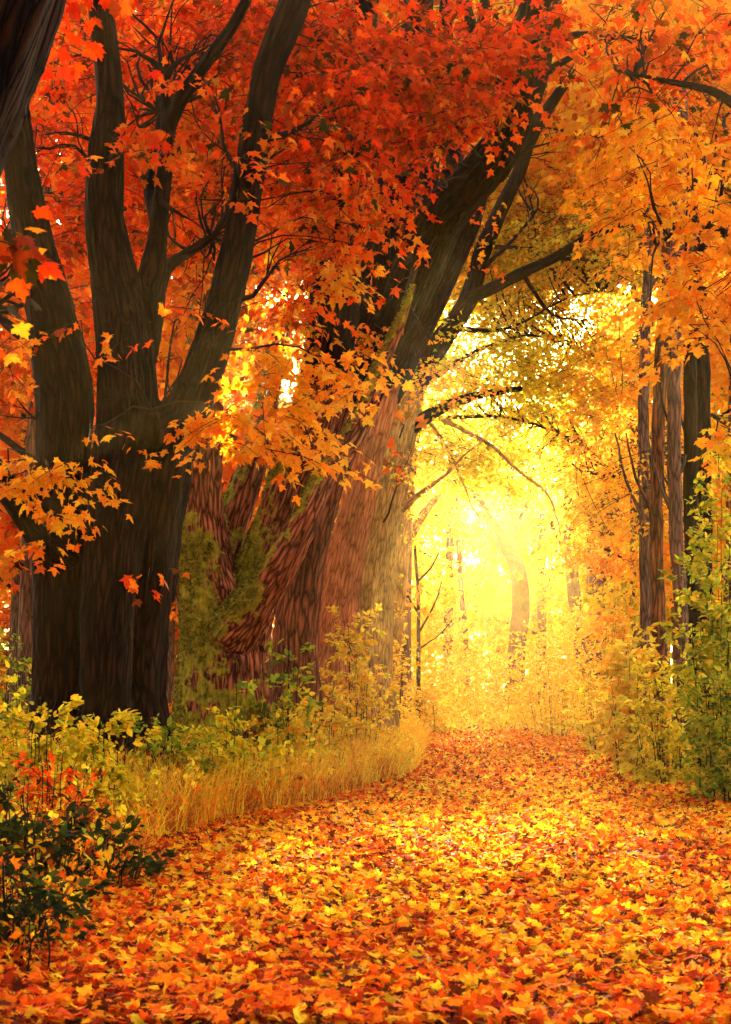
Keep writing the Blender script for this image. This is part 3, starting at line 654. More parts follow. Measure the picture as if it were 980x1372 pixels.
# ------------------------------------------------------------------ slender trees
def slim_tree(label, d, chains, mat, regs, leaf=.13, sides=10, cat='tree', name='slender_tree', group=None, tm=T_LO, **kw):
    r = empty(name, base_loc(chains[0][0][0], d), label, cat, group)
    T = Tubes(); sk = []
    for k, c_ in enumerate(chains):
        c_ = [to_ground(c_[0][0], d, c_[0][2]*1.25)]+list(c_[1:]) if k == 0 else c_
        p_, r_ = chain(d, c_)
        if k == 0: T.add(p_, r_, .35, sides, jitter=.03); link('trunk', T.mesh('trunk', off(r), .15), mat, r)
        else:
            T2 = Tubes(); T2.add(p_, r_, .35, 6, jitter=.05); link('branch', T2.mesh('branch', off(r), .1), mat, r)
        sk.append(catmull(p_, r_, .4)[0])
    if regs: foliage(r, regs, leaf, tm, skel=np.vstack(sk), length=1.2, per=16, twig_r=.009, **kw)
    return r
slim_tree('forked slender tree standing pale in the middle of the bright opening', 110,
          [[(690, 905, 13), (692, 880, 12), (698, 815, 12), (695, 770, 11), (686, 745, 10), (672, 728, 8), (660, 700, 6), (645, 675, 5), (620, 640, 4)],
           [(692, 765, 8), (684, 725, 7), (681, 690, 6), (682, 655, 5), (690, 620, 4)], [(684, 720, 4), (705, 680, 3), (712, 640, 2.5)]],
          M_BARK_GREY, [area_reg(690, 600, 112, 90, 50, 5, 1.0, 'yellow', .2), area_reg(640, 660, 110, 60, 35, 5, .5, 'yellow', .2)], leaf=.2)
slim_tree('pale straight trunk right of the forked tree in the bright opening', 95,
          [[(783, 900, 9), (778, 850, 9), (770, 800, 9), (765, 745, 8), (762, 690, 7), (764, 620, 6)], [(766, 750, 4), (745, 715, 3), (735, 690, 2)]],
          M_BARK_GREY, [area_reg(800, 650, 98, 70, 60, 5, 1.2, 'yellow', .2)], leaf=.2)
slim_tree('bare thin sapling at the left side of the bright opening', 72,
          [[(560, 930, 3), (561, 860, 2.6), (560, 790, 2.2), (556, 730, 1.8)], [(560, 850, 1.6), (580, 815, 1.2), (592, 780, .8)], [(560, 820, 1.6), (542, 790, 1.2), (536, 760, .8)],
           [(559, 780, 1.4), (578, 760, 1), (590, 735, .7)], [(561, 870, 1.5), (590, 850, 1), (606, 830, .7)]], M_TWIG, [])
slim_tree('faint very thin pale trunk between the sapling and the forked tree', 140,
          [[(628, 905, 4), (624, 850, 3.6), (618, 790, 3.2), (614, 720, 3), (612, 650, 2.5)]], M_BARK_GREY, [area_reg(610, 620, 140, 50, 40, 5, .8, 'yellow', .2)], leaf=.2)
# the group of straight trunks on the right
Ks = [('straight mossy trunk, leftmost of the group on the right side', 38, [(868, 940, 9), (866, 860, 8), (864, 700, 7.5), (862, 560, 7.5), (866, 420, 7), (872, 250, 6)], M_BARK_GREY),
      ('straight reddish trunk, second from left in the right hand group', 36, [(884, 950, 12), (883, 850, 10), (879, 700, 9.5), (883, 560, 9), (890, 400, 8), (900, 230, 8)], M_BARK_RED),
      ('greenish barked trunk in the middle of the right hand group', 34, [(912, 960, 10), (914, 850, 9.5), (906, 700, 9.5), (903, 560, 9.5), (905, 400, 10), (910, 230, 10), (914, 60, 10)], M_BARK_GREY),
      ('dark upright trunk, fourth from left in the right hand group', 35, [(932, 960, 10), (928, 800, 9.5), (925, 640, 9.5), (925, 500, 9), (924, 350, 8), (928, 180, 8)], M_BARK_DARK),
      ('dark upright trunk, rightmost of the group, rising behind the green shrub', 36, [(948, 960, 10), (946, 800, 10), (944, 640, 10), (942, 500, 10), (938, 350, 9), (936, 200, 8)], M_BARK_DARK)]
for k, (lb, d, c_, m_) in enumerate(Ks):
    rg = [area_reg(c_[-1][0]-30+15*k, 330-50*k, d+4, 70, 90, 2, .5, ['olive', 'gold', 'olive', 'orange', 'redor'][k], .13), area_reg(c_[0][0]-10, 620, d+3, 40, 90, 1.5, .35, 'gold', .13)]
    slim_tree(lb, d, [c_, [(c_[2][0], c_[2][1], 3), (c_[2][0]-26, c_[2][1]-60, 2), (c_[2][0]-40, c_[2][1]-120, 1.2)], [(c_[4][0], c_[4][1]-20, 4), (c_[4][0]+28, c_[4][1]-90, 2.5), (c_[4][0]+36, c_[4][1]-170, 1.5)]],
              m_, rg, group='straight trunks on the right side', sides=14, tm=T_MID)
# maple outside the frame on the right reaching in with its orange crown
dM = 24.0
tM = empty('maple_tree', base_loc(1180, dM), 'orange and gold maple crown reaching in from the right edge', 'tree')
chM = [chain(dM, [to_ground(1180, dM, 50), (1175, 800, 38), (1150, 600, 34), (1120, 400, 30), (1100, 200, 26), (1090, -100, 18)]),
       chain(dM, [(1140, 520, 16), (1070, 400, 11, .5), (1000, 330, 8, 1), (930, 300, 5, 1.4), (880, 330, 3, 1.6)]),
       chain(dM, [(1110, 300, 14), (1040, 200, 10, .6), (970, 130, 7, 1), (900, 110, 5, 1.6), (850, 100, 3, 2)]),
       chain(dM, [(1150, 650, 12), (1080, 580, 8, -.5), (1010, 540, 5, -.8), (960, 560, 3, -1)])]
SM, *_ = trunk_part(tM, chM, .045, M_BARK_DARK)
foliage(tM, [area_reg(900, 60, 27, 120, 90, 1.8, 1.6, 'redor'), area_reg(880, 210, 26, 90, 90, 1.6, 1.7, 'amber'), area_reg(950, 330, 25, 60, 100, 1.2, 2.0, 'amber'),
             area_reg(850, 190, 29, 50, 80, 1.2, 1.2, 'amber'), area_reg(930, 440, 24.5, 60, 45, 1, 1.6, 'gold'), area_reg(880, 400, 27, 50, 45, 1, 1.0, 'gold'),
             area_reg(970, 600, 22.5, 22, 50, .4, 1.0, 'yellow'), area_reg(850, 60, 29, 50, 60, 1.2, 1.0, 'orange'), area_reg(850, 300, 27, 50, 60, 1, .6, 'gold'),
             reg(1150, 250, 24, 150, 300, 2, 220, 'orange')],
        .155, T_MID, skel=SM, single=300, single_pal=lambda p: ('redor' if pix(p)[1]+rng.normal()*40 < 140 else 'amber' if pix(p)[1]+rng.normal()*50 < 360 else 'gold'), length=.75)

# ------------------------------------------------------------------ woodland trees behind
def wood_template(k, pal, nleaf_s, leaf=.26, zlow=3.5, hgt=15., reach=3.6, nb=11):
    """a whole tree at the origin: trunk, branches, foliage; 17 m tall"""
    T = Tubes(); lean = rng.normal(size=2)*.5
    tr = np.array([[0, 0, -.3], [lean[0]*.1, lean[1]*.1, 3], [lean[0]*.5, lean[1]*.5, 8], [lean[0], lean[1], hgt]]); T.add(tr, [.30, .24, .18, .05], .7, 9)
    trunk = T.mesh('trunk', moss=.2); trunk.materials.append(M_BARK_GREY)
    sk = catmull(tr, [.3, .24, .18, .05], .5)[0]; T = Tubes(); rg = []
    for j in range(nb):
        z0 = zlow+j*(hgt-1-zlow)/nb; az = j*2.4+rng.random(); L = (reach-.03*reach*j*11/nb)*(.7+.5*rng.random())
        b0 = sk[np.argmin(abs(sk[:, 2]-z0))]; dr = np.array([math.cos(az), math.sin(az), .35+.3*rng.random()])
        b1 = b0+dr*L*.5; b2 = b0+dr*L+np.array([0, 0, -.1*L]); T.add([b0, b1, b2], [.08, .05, .015], .5, 5)
        rg.append((b2*.75+b1*.25, (1.5, 1.5, .9), nleaf_s, pal)); rg.append((b1, (1.3, 1.3, .8), nleaf_s//2, pal))
    rg.append((np.array([lean[0], lean[1], hgt]), (2, 2, 1.8), nleaf_s*2, pal))
    br = T.mesh('branches', moss=.1); br.materials.append(M_TWIG)
    pos, R, s, c, tw = sprays(rg, leaf, 12, 1.3, .4, .6)
    fo = leaves_mesh('foliage', T_LO, pos, R, s, c, curl=rng.random(len(pos))*2); fo.materials.append(M_LEAF)
    return trunk, br, fo
WT = {}
for k, pal in enumerate(['orange', 'gold', 'yellow', 'ygreen', 'olive', 'redor']): WT[pal] = wood_template(k, pal, 42)
for k, pal in enumerate(['olive', 'gold', 'redor']): WT['high_'+pal] = wood_template(k, ['ygreen', 'gold', 'redor'][k], 40, .24, 9.4, 16.6, 5.4, 15)
wood_n = 0
def wood_tree(px, d, pal, h, label, x=None, wid=1.0):
    global wood_n
    x = (px-CX)/F*d if x is None else x
    r = empty('woodland_tree', (x, d, float(gz(x, d))), label, 'tree', 'woodland trees behind the avenue')
    r.rotation_euler.z = rng.random()*6.28; r.scale = (h/17*wid, h/17*wid, h/17)
    tr, br, fo = WT[pal]
    link('trunk', tr, None, r); tag(link('branches', br, None, r), kind='stuff'); tag(link('foliage', fo, None, r), kind='stuff')
for a_ in [
    (20, 44, 'orange', 13, 'orange leaved tree low behind the dark maple, at the left edge'),
    (-60, 52, 'redor', 17, 'red orange tree beyond the left edge of the view'),
    (110, 50, 'redor', 16, 'red orange tree seen between the left stems of the dark maple'),
    (225, 58, 'orange', 13, 'orange tree glowing in the gap between dark maple and mossy maple'),
    (200, 60, 'redor', 19, 'tall red orange tree behind the middle stems of the dark maple'),
    (60, 70, 'gold', 18, 'golden tree far behind the left stem of the dark maple'),
    (320, 64, 'orange', 20, 'orange tree behind the fork of the mossy maple'),
    (400, 74, 'high_redor', 30, 'red orange tree behind the red ridged trunk'),
    (450, 84, 'high_gold', 32, 'golden tree behind the smooth pinkish trunk'),
    (150, 85, 'gold', 22, 'far golden tree, deep in the wood on the left'),
    (300, 95, 'yellow', 24, 'far yellow tree, deep in the wood behind the mossy maple'),
    (430, 105, 'yellow', 15, 'low yellow tree deep in the wood behind the golden trunk'),
    (880, 66, 'gold', 17, 'golden tree left of the straight trunk group'),
    (930, 56, 'ygreen', 14, 'olive tree directly behind the straight trunk group'),
    (1000, 48, 'gold', 15, 'golden tree behind the shrub at the right edge'),
    (1060, 60, 'orange', 19, 'tall orange tree beyond the right edge'),
    (890, 90, 'yellow', 22, 'yellow tree in the haze behind the leftmost straight trunk'),
    (960, 75, 'gold', 23, 'far golden tree over the right hand shrub'),
    (850, 125, 'yellow', 22, 'misty yellow tree right of the pale straight trunk'),
    (740, 190, 'yellow', 15, 'very pale tree at the far end right of the forked trunk'),
    (600, 210, 'yellow', 16, 'very pale tree at the far end above the path'),
    (670, 250, 'yellow', 18, 'faintest tree closing the far end of the avenue'),
    (810, 230, 'gold', 26, 'faint golden tree in the far mist on the right'),
    (520, 250, 'gold', 26, 'faint golden tree in the far mist on the left'),
    (500, 165, 'yellow', 25, 'pale yellow tree at the left end of the distant row'),
    (560, 200, 'gold', 30, 'pale tree, second from left in the distant row closing the avenue'),
    (620, 175, 'yellow', 25, 'pale tree, third from left in the distant row behind the thin pale trunk'),
    (665, 230, 'gold', 33, 'pale tree of the distant row directly left of the forked tree'),
    (715, 185, 'yellow', 27, 'pale tree of the distant row just right of the forked tree'),
    (765, 220, 'gold', 32, 'pale tree of the distant row behind the pale straight trunk'),
    (815, 170, 'yellow', 26, 'pale tree of the distant row at its right end'),
    (40, 36, 'redor', 18, 'tall red orange tree directly behind the left stem of the dark maple'),
    (160, 44, 'redor', 22, 'tall red tree rising behind the thin middle stems of the dark maple'),
    (260, 62, 'high_redor', 29, 'tall red tree behind the dark maple curved right limb'),
    (350, 68, 'high_redor', 31, 'tall red tree filling the top between the dark maple and the ridged trunk'),
    (510, 70, 'high_olive', 32, 'high olive crown closing the sky above the slender curved stem'),
    (535, 86, 'high_olive', 38, 'high olive crown closing the sky left of the black limb'),
    (815, 74, 'high_olive', 34, 'high olive crown above the right side of the arch'),
    (800, 92, 'high_gold', 41, 'highest olive and gold crown above the middle of the arch'),
    (500, 125, 'yellow', 24, 'big yellow crown in the mist over the left side of the opening'),
    (600, 150, 'ygreen', 31, 'big yellow green crown in the mist above the opening, left of the forked tree'),
    (725, 135, 'yellow', 27, 'big yellow crown in the mist above the opening, right of the forked tree'),
    (840, 118, 'ygreen', 27, 'big yellow green crown in the mist over the right side of the opening'),
    (535, 100, 'high_olive', 43, 'very high olive crown whose trunk stands just behind the hazy orange trunk'),
    (830, 104, 'high_redor', 44, 'very high red and orange crown whose trunk stands at the right side of the opening'),
    (860, 60, 'high_gold', 27, 'high golden crown just left of the straight trunks'),
    (920, 54, 'high_redor', 25, 'tall orange tree rising among the straight trunk group'),
    (985, 46, 'high_gold', 22, 'tall golden tree just inside the right edge'),
    (1030, 56, 'high_redor', 26, 'tall red orange tree at the right edge behind the golden one')]:
    wood_tree(*a_)
for x, d, pal, h, lb in [  # unseen trees, added to block sky light and darken the trunk fronts
    (-7, -3, 'redor', 17, 'unseen red shade tree just behind the viewer on the left'), (-4.5, -9, 'orange', 18, 'unseen orange shade tree further back on the left side of the path'),
    (1, -11, 'redor', 20, 'unseen red shade tree straight behind the viewer'), (7, -8, 'orange', 18, 'unseen orange shade tree behind the viewer to the right of the path'),
    (-10, 5, 'redor', 18, 'unseen red shade tree beyond the near black trunk, out to the left'), (-9, 13, 'orange', 18, 'unseen orange shade tree outside the left edge beside the bramble'),
    (-14, 20, 'redor', 19, 'unseen red shade tree deeper in the wood left of the dark maple'), (9, 0, 'gold', 17, 'unseen golden shade tree level with the viewer on the right'),
    (12, 9, 'gold', 18, 'unseen golden shade tree outside the right edge near the bottom corner'), (-13, -2, 'redor', 20, 'unseen red shade tree far to the left, level with the viewer'),
    (-3, 2, 'high_redor', 19, 'unseen high crowned red shade tree close on the left, roofing the path'), (-5, 9, 'high_redor', 20, 'unseen high crowned red shade tree beside the near black trunk'),
    (-8, 17, 'high_redor', 22, 'unseen high crowned red shade tree between the near black trunk and the dark maple')]:
    wood_tree(0, d, pal, h, lb, x=x)

# ------------------------------------------------------------------ shrubs and undergrowth
def shrub(name, label, cat, px, d, width, height, n_leaf, pal, leaf=.07, tmpl=T_OV, stems=14, lean=0., depth=None, mat=M_TWIG, group=None, single=0, upright=.5, topw=1.0, zoff=0):
    x0 = (px-CX)/F*d; z0 = float(gz(x0, d))+zoff
    r = empty(name, (x0, d, z0), label, cat, group); depth = depth or width
    T = Tubes(); pos = []; tips = []
    for k in range(stems):
        az = rng.random()*6.283; rr = math.sqrt(rng.random()); L = height*(1-.45*rr**2)*(.75+.4*rng.random())
        ex = math.cos(az)*rr*width/2*topw+lean; ey = math.sin(az)*rr*depth/2
        bx, by = math.cos(az)*rr*width*.25, math.sin(az)*rr*depth*.25
        p_ = np.array([[bx, by, -.08], [bx*.7+ex*.35, by*.7+ey*.35, L*.5], [ex*.8, ey*.8, L*.85], [ex*1.05, ey*1.05, L*(.93+.1*rng.random())]])+[x0, d, z0]
        T.add(p_, [.006+.002*height, .006, .004, .002], .25, 4, jitter=.03)
        sk, _ = catmull(p_, [1]*4, .05); m_ = n_leaf//stems
        # side twigs
        nt_ = max(3, int(L*5))
        for j in range(nt_):
            b0 = sk[int(len(sk)*(.06+.91*j/nt_))]; a2 = rng.random()*6.283; l2 = (.16+.22*rng.random())*width**.4
            b1 = b0+np.array([math.cos(a2), math.sin(a2), .25+.3*rng.normal()])*l2
            T.add([b0, b1], [.004, .0018], .3, 3)
            kk = m_//nt_+1; tt = rng.random(kk)[:, None]**.7
            pos.append(b0+(b1-b0)*(.2+.95*tt)+rng.normal(size=(kk, 3))*.025)
            tips.append(np.repeat((b1-b0)[None], kk, 0)/l2+rng.normal(size=(kk, 3))*.6)
    pos = np.vstack(pos); tips = np.vstack(tips); tips[:, 2] -= .35; n = len(pos)
    nr = np.array([0, -.2, 1.])+.5*rng.normal(size=(n, 3)); R = frames(norm(tips), nr); s = leaf*(.55+.8*rng.random(n))
    c = pick(pal, n)
    if single:
        pk = np.argsort(-s*(.5+rng.random(n)))[:single]; put_leaves(r, pos[pk], R[pk], s[pk], lambda p: pal, M_LEAF)
        kp = np.ones(n, bool); kp[pk] = False; pos, R, s, c = pos[kp], R[kp], s[kp], c[kp]
    link('stems', T.mesh('stems', off(r)), mat, r)['kind'] = 'stuff'
    tag(link('foliage', leaves_mesh('foliage', tmpl, pos, R, s, c, curl=rng.random(len(pos))*1.6-.2, org=off(r)), M_LEAF, r), kind='stuff')
    return r
PAL['yelgreen'] = [((.24, .40, .035), 3), ((.46, .56, .035), 4), ((.74, .62, .04), 3), ((.09, .17, .03), 1)]
SH = [
 # name, label, cat, px, d, width, height, leaves, palette, leaf
 ('leafy_shrub', 'yellow green shrub in front of the dark maple, leftmost of the bank', 'shrub', 45, 19.5, 1.3, 1.4, 2600, 'ygreen', .10),
 ('leafy_shrub', 'light green bushy shrub at the foot of the dark maple', 'shrub', 125, 20, 1.3, 1.4, 3000, 'ygreen', .10),
 ('leafy_shrub', 'green narrow leaved shrub between the two big maples', 'shrub', 215, 22, 1.1, 1.4, 2600, 'green', .09),
 ('leafy_shrub', 'yellow leaved shrub below the mossy maple trunk', 'shrub', 305, 24.5, 1.3, 1.45, 3000, 'ygreen', .09),
 ('leafy_shrub', 'bright yellow low shrub right of the mossy trunk', 'shrub', 385, 27.5, 1.5, 1.5, 2800, 'yellow', .09),
 ('leafy_shrub', 'dull green broad leaved bush growing against the ridged trunk', 'shrub', 385, 28.5, 1.0, 2.4, 900, 'green', .13),
 ('leafy_shrub', 'tall bright yellow bush in front of the golden trunk', 'shrub', 478, 35, 1.7, 3.1, 3600, 'yellow', .11),
 ('leafy_shrub', 'yellow bush at the foot of the smooth pinkish trunk', 'shrub', 430, 31, 1.4, 2.0, 2600, 'yellow', .10),
 ('leafy_shrub', 'glowing yellow bush beside the hazy orange trunk', 'shrub', 515, 47, 2.0, 3.6, 2600, 'yellow', .11),
 ('leafy_shrub', 'thin light green sapling before the mossy trunk', 'sapling', 325, 25, .7, 1.9, 120, 'green', .16),
 ('leafy_shrub', 'orange thicket behind the dark maple trunk on the left', 'shrub', 10, 62, 9, 8, 20000, 'orange', .22),
 ('leafy_shrub', 'golden thicket far back between the two big maples', 'shrub', 235, 62, 5, 8, 14000, 'orange', .22),
 ('leafy_shrub', 'golden thicket far back behind the mossy trunk', 'shrub', 350, 74, 7, 8, 9000, 'gold', .22),
 ('leafy_shrub', 'yellow thicket far back behind the golden trunk', 'shrub', 475, 82, 5, 8, 5000, 'yellow', .22),
 ('leafy_shrub', 'palest tall thicket far down the avenue, left of the forked tree', 'thicket', 590, 150, 15, 10, 7000, 'yellow', .4),
 ('leafy_shrub', 'palest tall thicket far down the avenue, right of the forked tree', 'thicket', 730, 140, 15, 9, 7000, 'yellow', .4),
 ('leafy_shrub', 'dark green shrub behind the dark maple at the left edge', 'shrub', 12, 30, 1.1, 2.4, 1500, 'green', .09),
 ('bramble_bush', 'dark green bramble at the left edge of the path', 'bramble', 30, 13.2, 1.0, .95, 900, 'dkgreen', .09),
 ('bramble_bush', 'low dark bramble spreading onto the leaves', 'bramble', 140, 14.5, 1.0, .55, 800, 'dkgreen', .08),
 ('bramble_bush', 'black green bramble filling the lower left corner', 'bramble', 12, 10.6, .7, .62, 700, 'dkgreen', .08),
 ('bramble_bush', 'small dark bramble between the corner one and the path leaves', 'bramble', 75, 11.6, .5, .36, 420, 'dkgreen', .07),
 ('bramble_bush', 'dark bramble patch below the yellow green shrub at the left', 'bramble', 80, 15.3, 1.1, .8, 1000, 'dkgreen', .08),
 ('bramble_bush', 'reddish brown bramble tangle above the dark one on the left', 'bramble', 70, 16.5, 1.3, 1.15, 1000, 'redor', .08),
 # right side
 ('leafy_shrub', 'tall green shrub with hanging leaves at the right edge', 'shrub', 962, 27, 1.7, 5.0, 7500, 'yelgreen', .11),
 ('leafy_shrub', 'green shrub overhanging the right edge of the path', 'shrub', 985, 25.5, 1.5, 2.5, 4000, 'green', .10),
 ('leafy_shrub', 'yellow bush in front of the leftmost straight trunks', 'shrub', 850, 34, 1.6, 3.0, 1500, 'yellow', .17),
 ('leafy_shrub', 'mixed gold and green bush behind the tall green shrub', 'shrub', 905, 31, 1.8, 2.7, 4500, 'ygreen', .10),
 ('leafy_shrub', 'low olive hedge shrub where the path meets the right bank', 'shrub', 865, 39, 2.4, 2.4, 5000, 'ygreen', .09),
 ('leafy_shrub', 'hazy yellow shrub right of the far end of the path', 'shrub', 800, 52, 3.0, 2.8, 3500, 'ygreen', .12),
 ('leafy_shrub', 'soft golden shrub left of the leftmost straight trunk', 'shrub', 820, 46, 2.4, 4.2, 3200, 'yellow', .13),
 ('leafy_shrub', 'misty yellow bush below the pale straight trunk', 'shrub', 745, 66, 4.0, 3.2, 3600, 'yellow', .13),
 ('leafy_shrub', 'misty mound of bushes across the end of the path', 'shrub', 665, 76, 4.5, 2.4, 3600, 'yellow', .14),
 ('leafy_shrub', 'misty low bush left of the end of the path', 'shrub', 590, 72, 4.0, 2.6, 3600, 'yellow', .14),
 ('leafy_shrub', 'pale bush far behind the end of the path', 'shrub', 700, 100, 8.0, 5.0, 4000, 'yellow', .2),
 ('leafy_shrub', 'palest bush far behind on the left of the opening', 'shrub', 600, 110, 8.0, 5.5, 4000, 'yellow', .2),
 ('leafy_shrub', 'pale tall bush far behind on the right of the opening', 'shrub', 790, 90, 6.0, 6.5, 4500, 'yellow', .18),
]
for k, s_ in enumerate(SH):
    shrub(*s_, stems=int(12+s_[5]*3 if s_[1].find('sapling') < 0 else 4), single=(40 if s_[1].startswith(('dull green broad', 'thin light green', 'yellow bush in front')) else 0), mat=M_TWIG,
          tmpl=(T_MID if s_[1].startswith('yellow bush in front') else T_OV))

# grasses
def blades(name, label, xy, h, w_, pal, lean=.35):
    n = len(xy); z = gz(xy[:, 0], xy[:, 1])
    az = rng.random(n)*6.283; hh = h*(.45+.8*rng.random(n)); b = lean*(.3+rng.random(n))
    dirx, diry = np.cos(az), np.sin(az); wx, wy = -np.sin(az+rng.normal(size=n)), np.cos(az+rng.normal(size=n))
    V = []
    for t_, wk in ((0, 1.), (.45, .8), (.8, .45)):
        cx_ = xy[:, 0]+dirx*b*hh*t_**2; cy_ = xy[:, 1]+diry*b*hh*t_**2; cz_ = z+hh*t_*(1-.25*b*t_)-.02
        for sg in (-1, 1): V.append(np.stack([cx_+sg*wx*w_*wk, cy_+sg*wy*w_*wk, cz_], -1))
    V.append(np.stack([xy[:, 0]+dirx*b*hh*1.1, xy[:, 1]+diry*b*hh*1.1, z+hh*(1-.3*b)], -1))
    V = np.stack(V, 1).reshape(-1, 3); tri = np.array([(0, 1, 3), (0, 3, 2), (2, 3, 5), (2, 5, 4), (4, 5, 6)])
    f = (tri[None]+(np.arange(n)*7)[:, None, None]).reshape(-1, 3)
    me = mesh_from(name, V, 3, f); set_col(me, np.repeat(pick(pal, n), 7, 0))
    return tag(link(name, me, M_GRASS), label, 'grass', kind='stuff')
def scatter_px(n, f):
    out = []
    while sum(len(o_) for o_ in out) < n:
        d = 10+rng.random(n)*50; u = rng.random(n); x = ledge(d)-.05-u*3.2
        k = rng.random(n) < f(x, d, u); out.append(np.stack([x[k], d[k]], -1))
    return np.vstack(out)[:n]
PAL['drygrass'] = [((.80, .42, .03), 4), ((.72, .26, .02), 3), ((.84, .58, .06), 4), ((.35, .12, .02), 2)]
PAL['redgrass'] = [((.40, .09, .02), 4), ((.55, .16, .02), 3), ((.16, .05, .015), 2)]
# clumpy field
clump = lambda x, d: smooth(.42, .62, vnoise(np.stack([x*1.3, d*.7, 0*x+2], -1)))
blades('tall_grass', 'tall dry golden grass along the left edge of the path', scatter_px(21000, lambda x, d, u: (.25+.75*clump(x, d))*(d > 20)*(1-.45*u)), .85, .006, 'drygrass', .55)
blades('reddish_grass', 'reddish brown grass and stalks where the left bank meets the path', scatter_px(9000, lambda x, d, u: (.2+.8*clump(x+9, d))*(d > 15)*(d < 33)*(1-.8*u)), .5, .006, 'redgrass')
blades('green_grass', 'thin green grass blades near the bramble on the left', scatter_px(2500, lambda x, d, u: clump(x+5, d)*(d < 24)*(1-.8*u)), .22, .005, 'ygreen')

def cover(name, label, n, xf, h, leaf, pal, cat='ground cover'):
    xy = xf(n); z = gz(xy[:, 0], xy[:, 1]); n = len(xy)
    hh = h*(.3+.9*fbm(np.stack([xy[:, 0]*1.5, xy[:, 1]*.9, 0*z], -1), 2))*(rng.random(n)**.6)
    pos = np.stack([xy[:, 0], xy[:, 1], z+hh+.02], -1)
    tip = norm(rng.normal(size=(n, 3))+[0, 0, -.2]); nr = np.array([0, 0, 1.])+.5*rng.normal(size=(n, 3))
    me = leaves_mesh(name, T_OV, pos, frames(tip, nr), leaf*(.5+rng.random(n)), pick(pal, n))
    return tag(link(name, me, M_LEAF), label, cat, kind='stuff')
cover('undergrowth', 'mixed yellow green weeds covering the left bank', 26000, lambda n: scatter_px(n, lambda x, d, u: .3+.7*smooth(.1, .4, u)), .75, .06, 'ygreen')
PAL['verge'] = PAL['ygreen']+PAL['yellow']
blades('mixed_grass', 'bent yellow green grass between the golden blades of the left verge', scatter_px(9000, lambda x, d, u: (.3+.7*clump(x+3, d))*(d > 17)), .6, .008, 'verge', .8)
cover('verge_weeds', 'yellow weeds standing in the dry grass of the left verge', 9000, lambda n: scatter_px(n, lambda x, d, u: clump(x+14, d)*(d > 17)), .95, .075, 'verge')
cover('leafy_undergrowth', 'orange and brown weeds at the front of the left bank', 9000, lambda n: scatter_px(n, lambda x, d, u: 1.*(d < 27)), .45, .06, 'orange')
def right_xy(n):
    d = 14+rng.random(n)**1.3*60; x = redge(d)+.1+rng.random(n)*6; return np.stack([x, d], -1)
cover('right_undergrowth', 'green and yellow weeds covering the right bank', 22000, right_xy, .8, .07, 'ygreen')
cover('far_left_undergrowth', 'golden weeds under the trees further left', 16000, lambda n: np.stack([-4-rng.random(n)*14, 20+rng.random(n)*45], -1), 1.0, .10, 'orange')
def end_xy(n):
    d = 66+rng.random(n)*60; return np.stack([-6+rng.random(n)*24, d], -1)
cover('far_undergrowth', 'misty yellow weeds beyond the end of the path', 20000, end_xy, 1.2, .16, 'yellow')
# bare stalks bottom left
for k, (px, d, hh, lb) in enumerate([(35, 9.6, .62, 'tall bare dark stalk in the lower left corner'), (62, 9.9, .42, 'shorter bare dark stalk right of the tall one in the lower left corner'),
                                     (14, 10.4, .7, 'bare dark stalk at the very left edge near the bottom')]):
    x = (px-CX)/F*d; r = empty('dry_stalk', (x, d, float(gz(x, d))), lb, 'plant'); z0 = off(r)[2]
    T = Tubes(); T.add([[x, d, z0-.05], [x+.02, d, z0+hh*.5], [x-.03, d, z0+hh]], [.007, .005, .002], .06, 5, jitter=.01); link('stem', T.mesh('stem', off(r)), M_TWIG, r)
    T = Tubes()
    for j in range(14):
        z = z0+hh*(.2+.055*j); a_ = rng.random()*6.28; T.add([[x, d, z], [x+.06*math.cos(a_), d+.06*math.sin(a_), z+.05], [x+.09*math.cos(a_), d+.09*math.sin(a_), z+.12]], [.003, .002, .001], .05, 3)
    tag(link('twigs', T.mesh('twigs', off(r)), M_TWIG, r), kind='stuff')

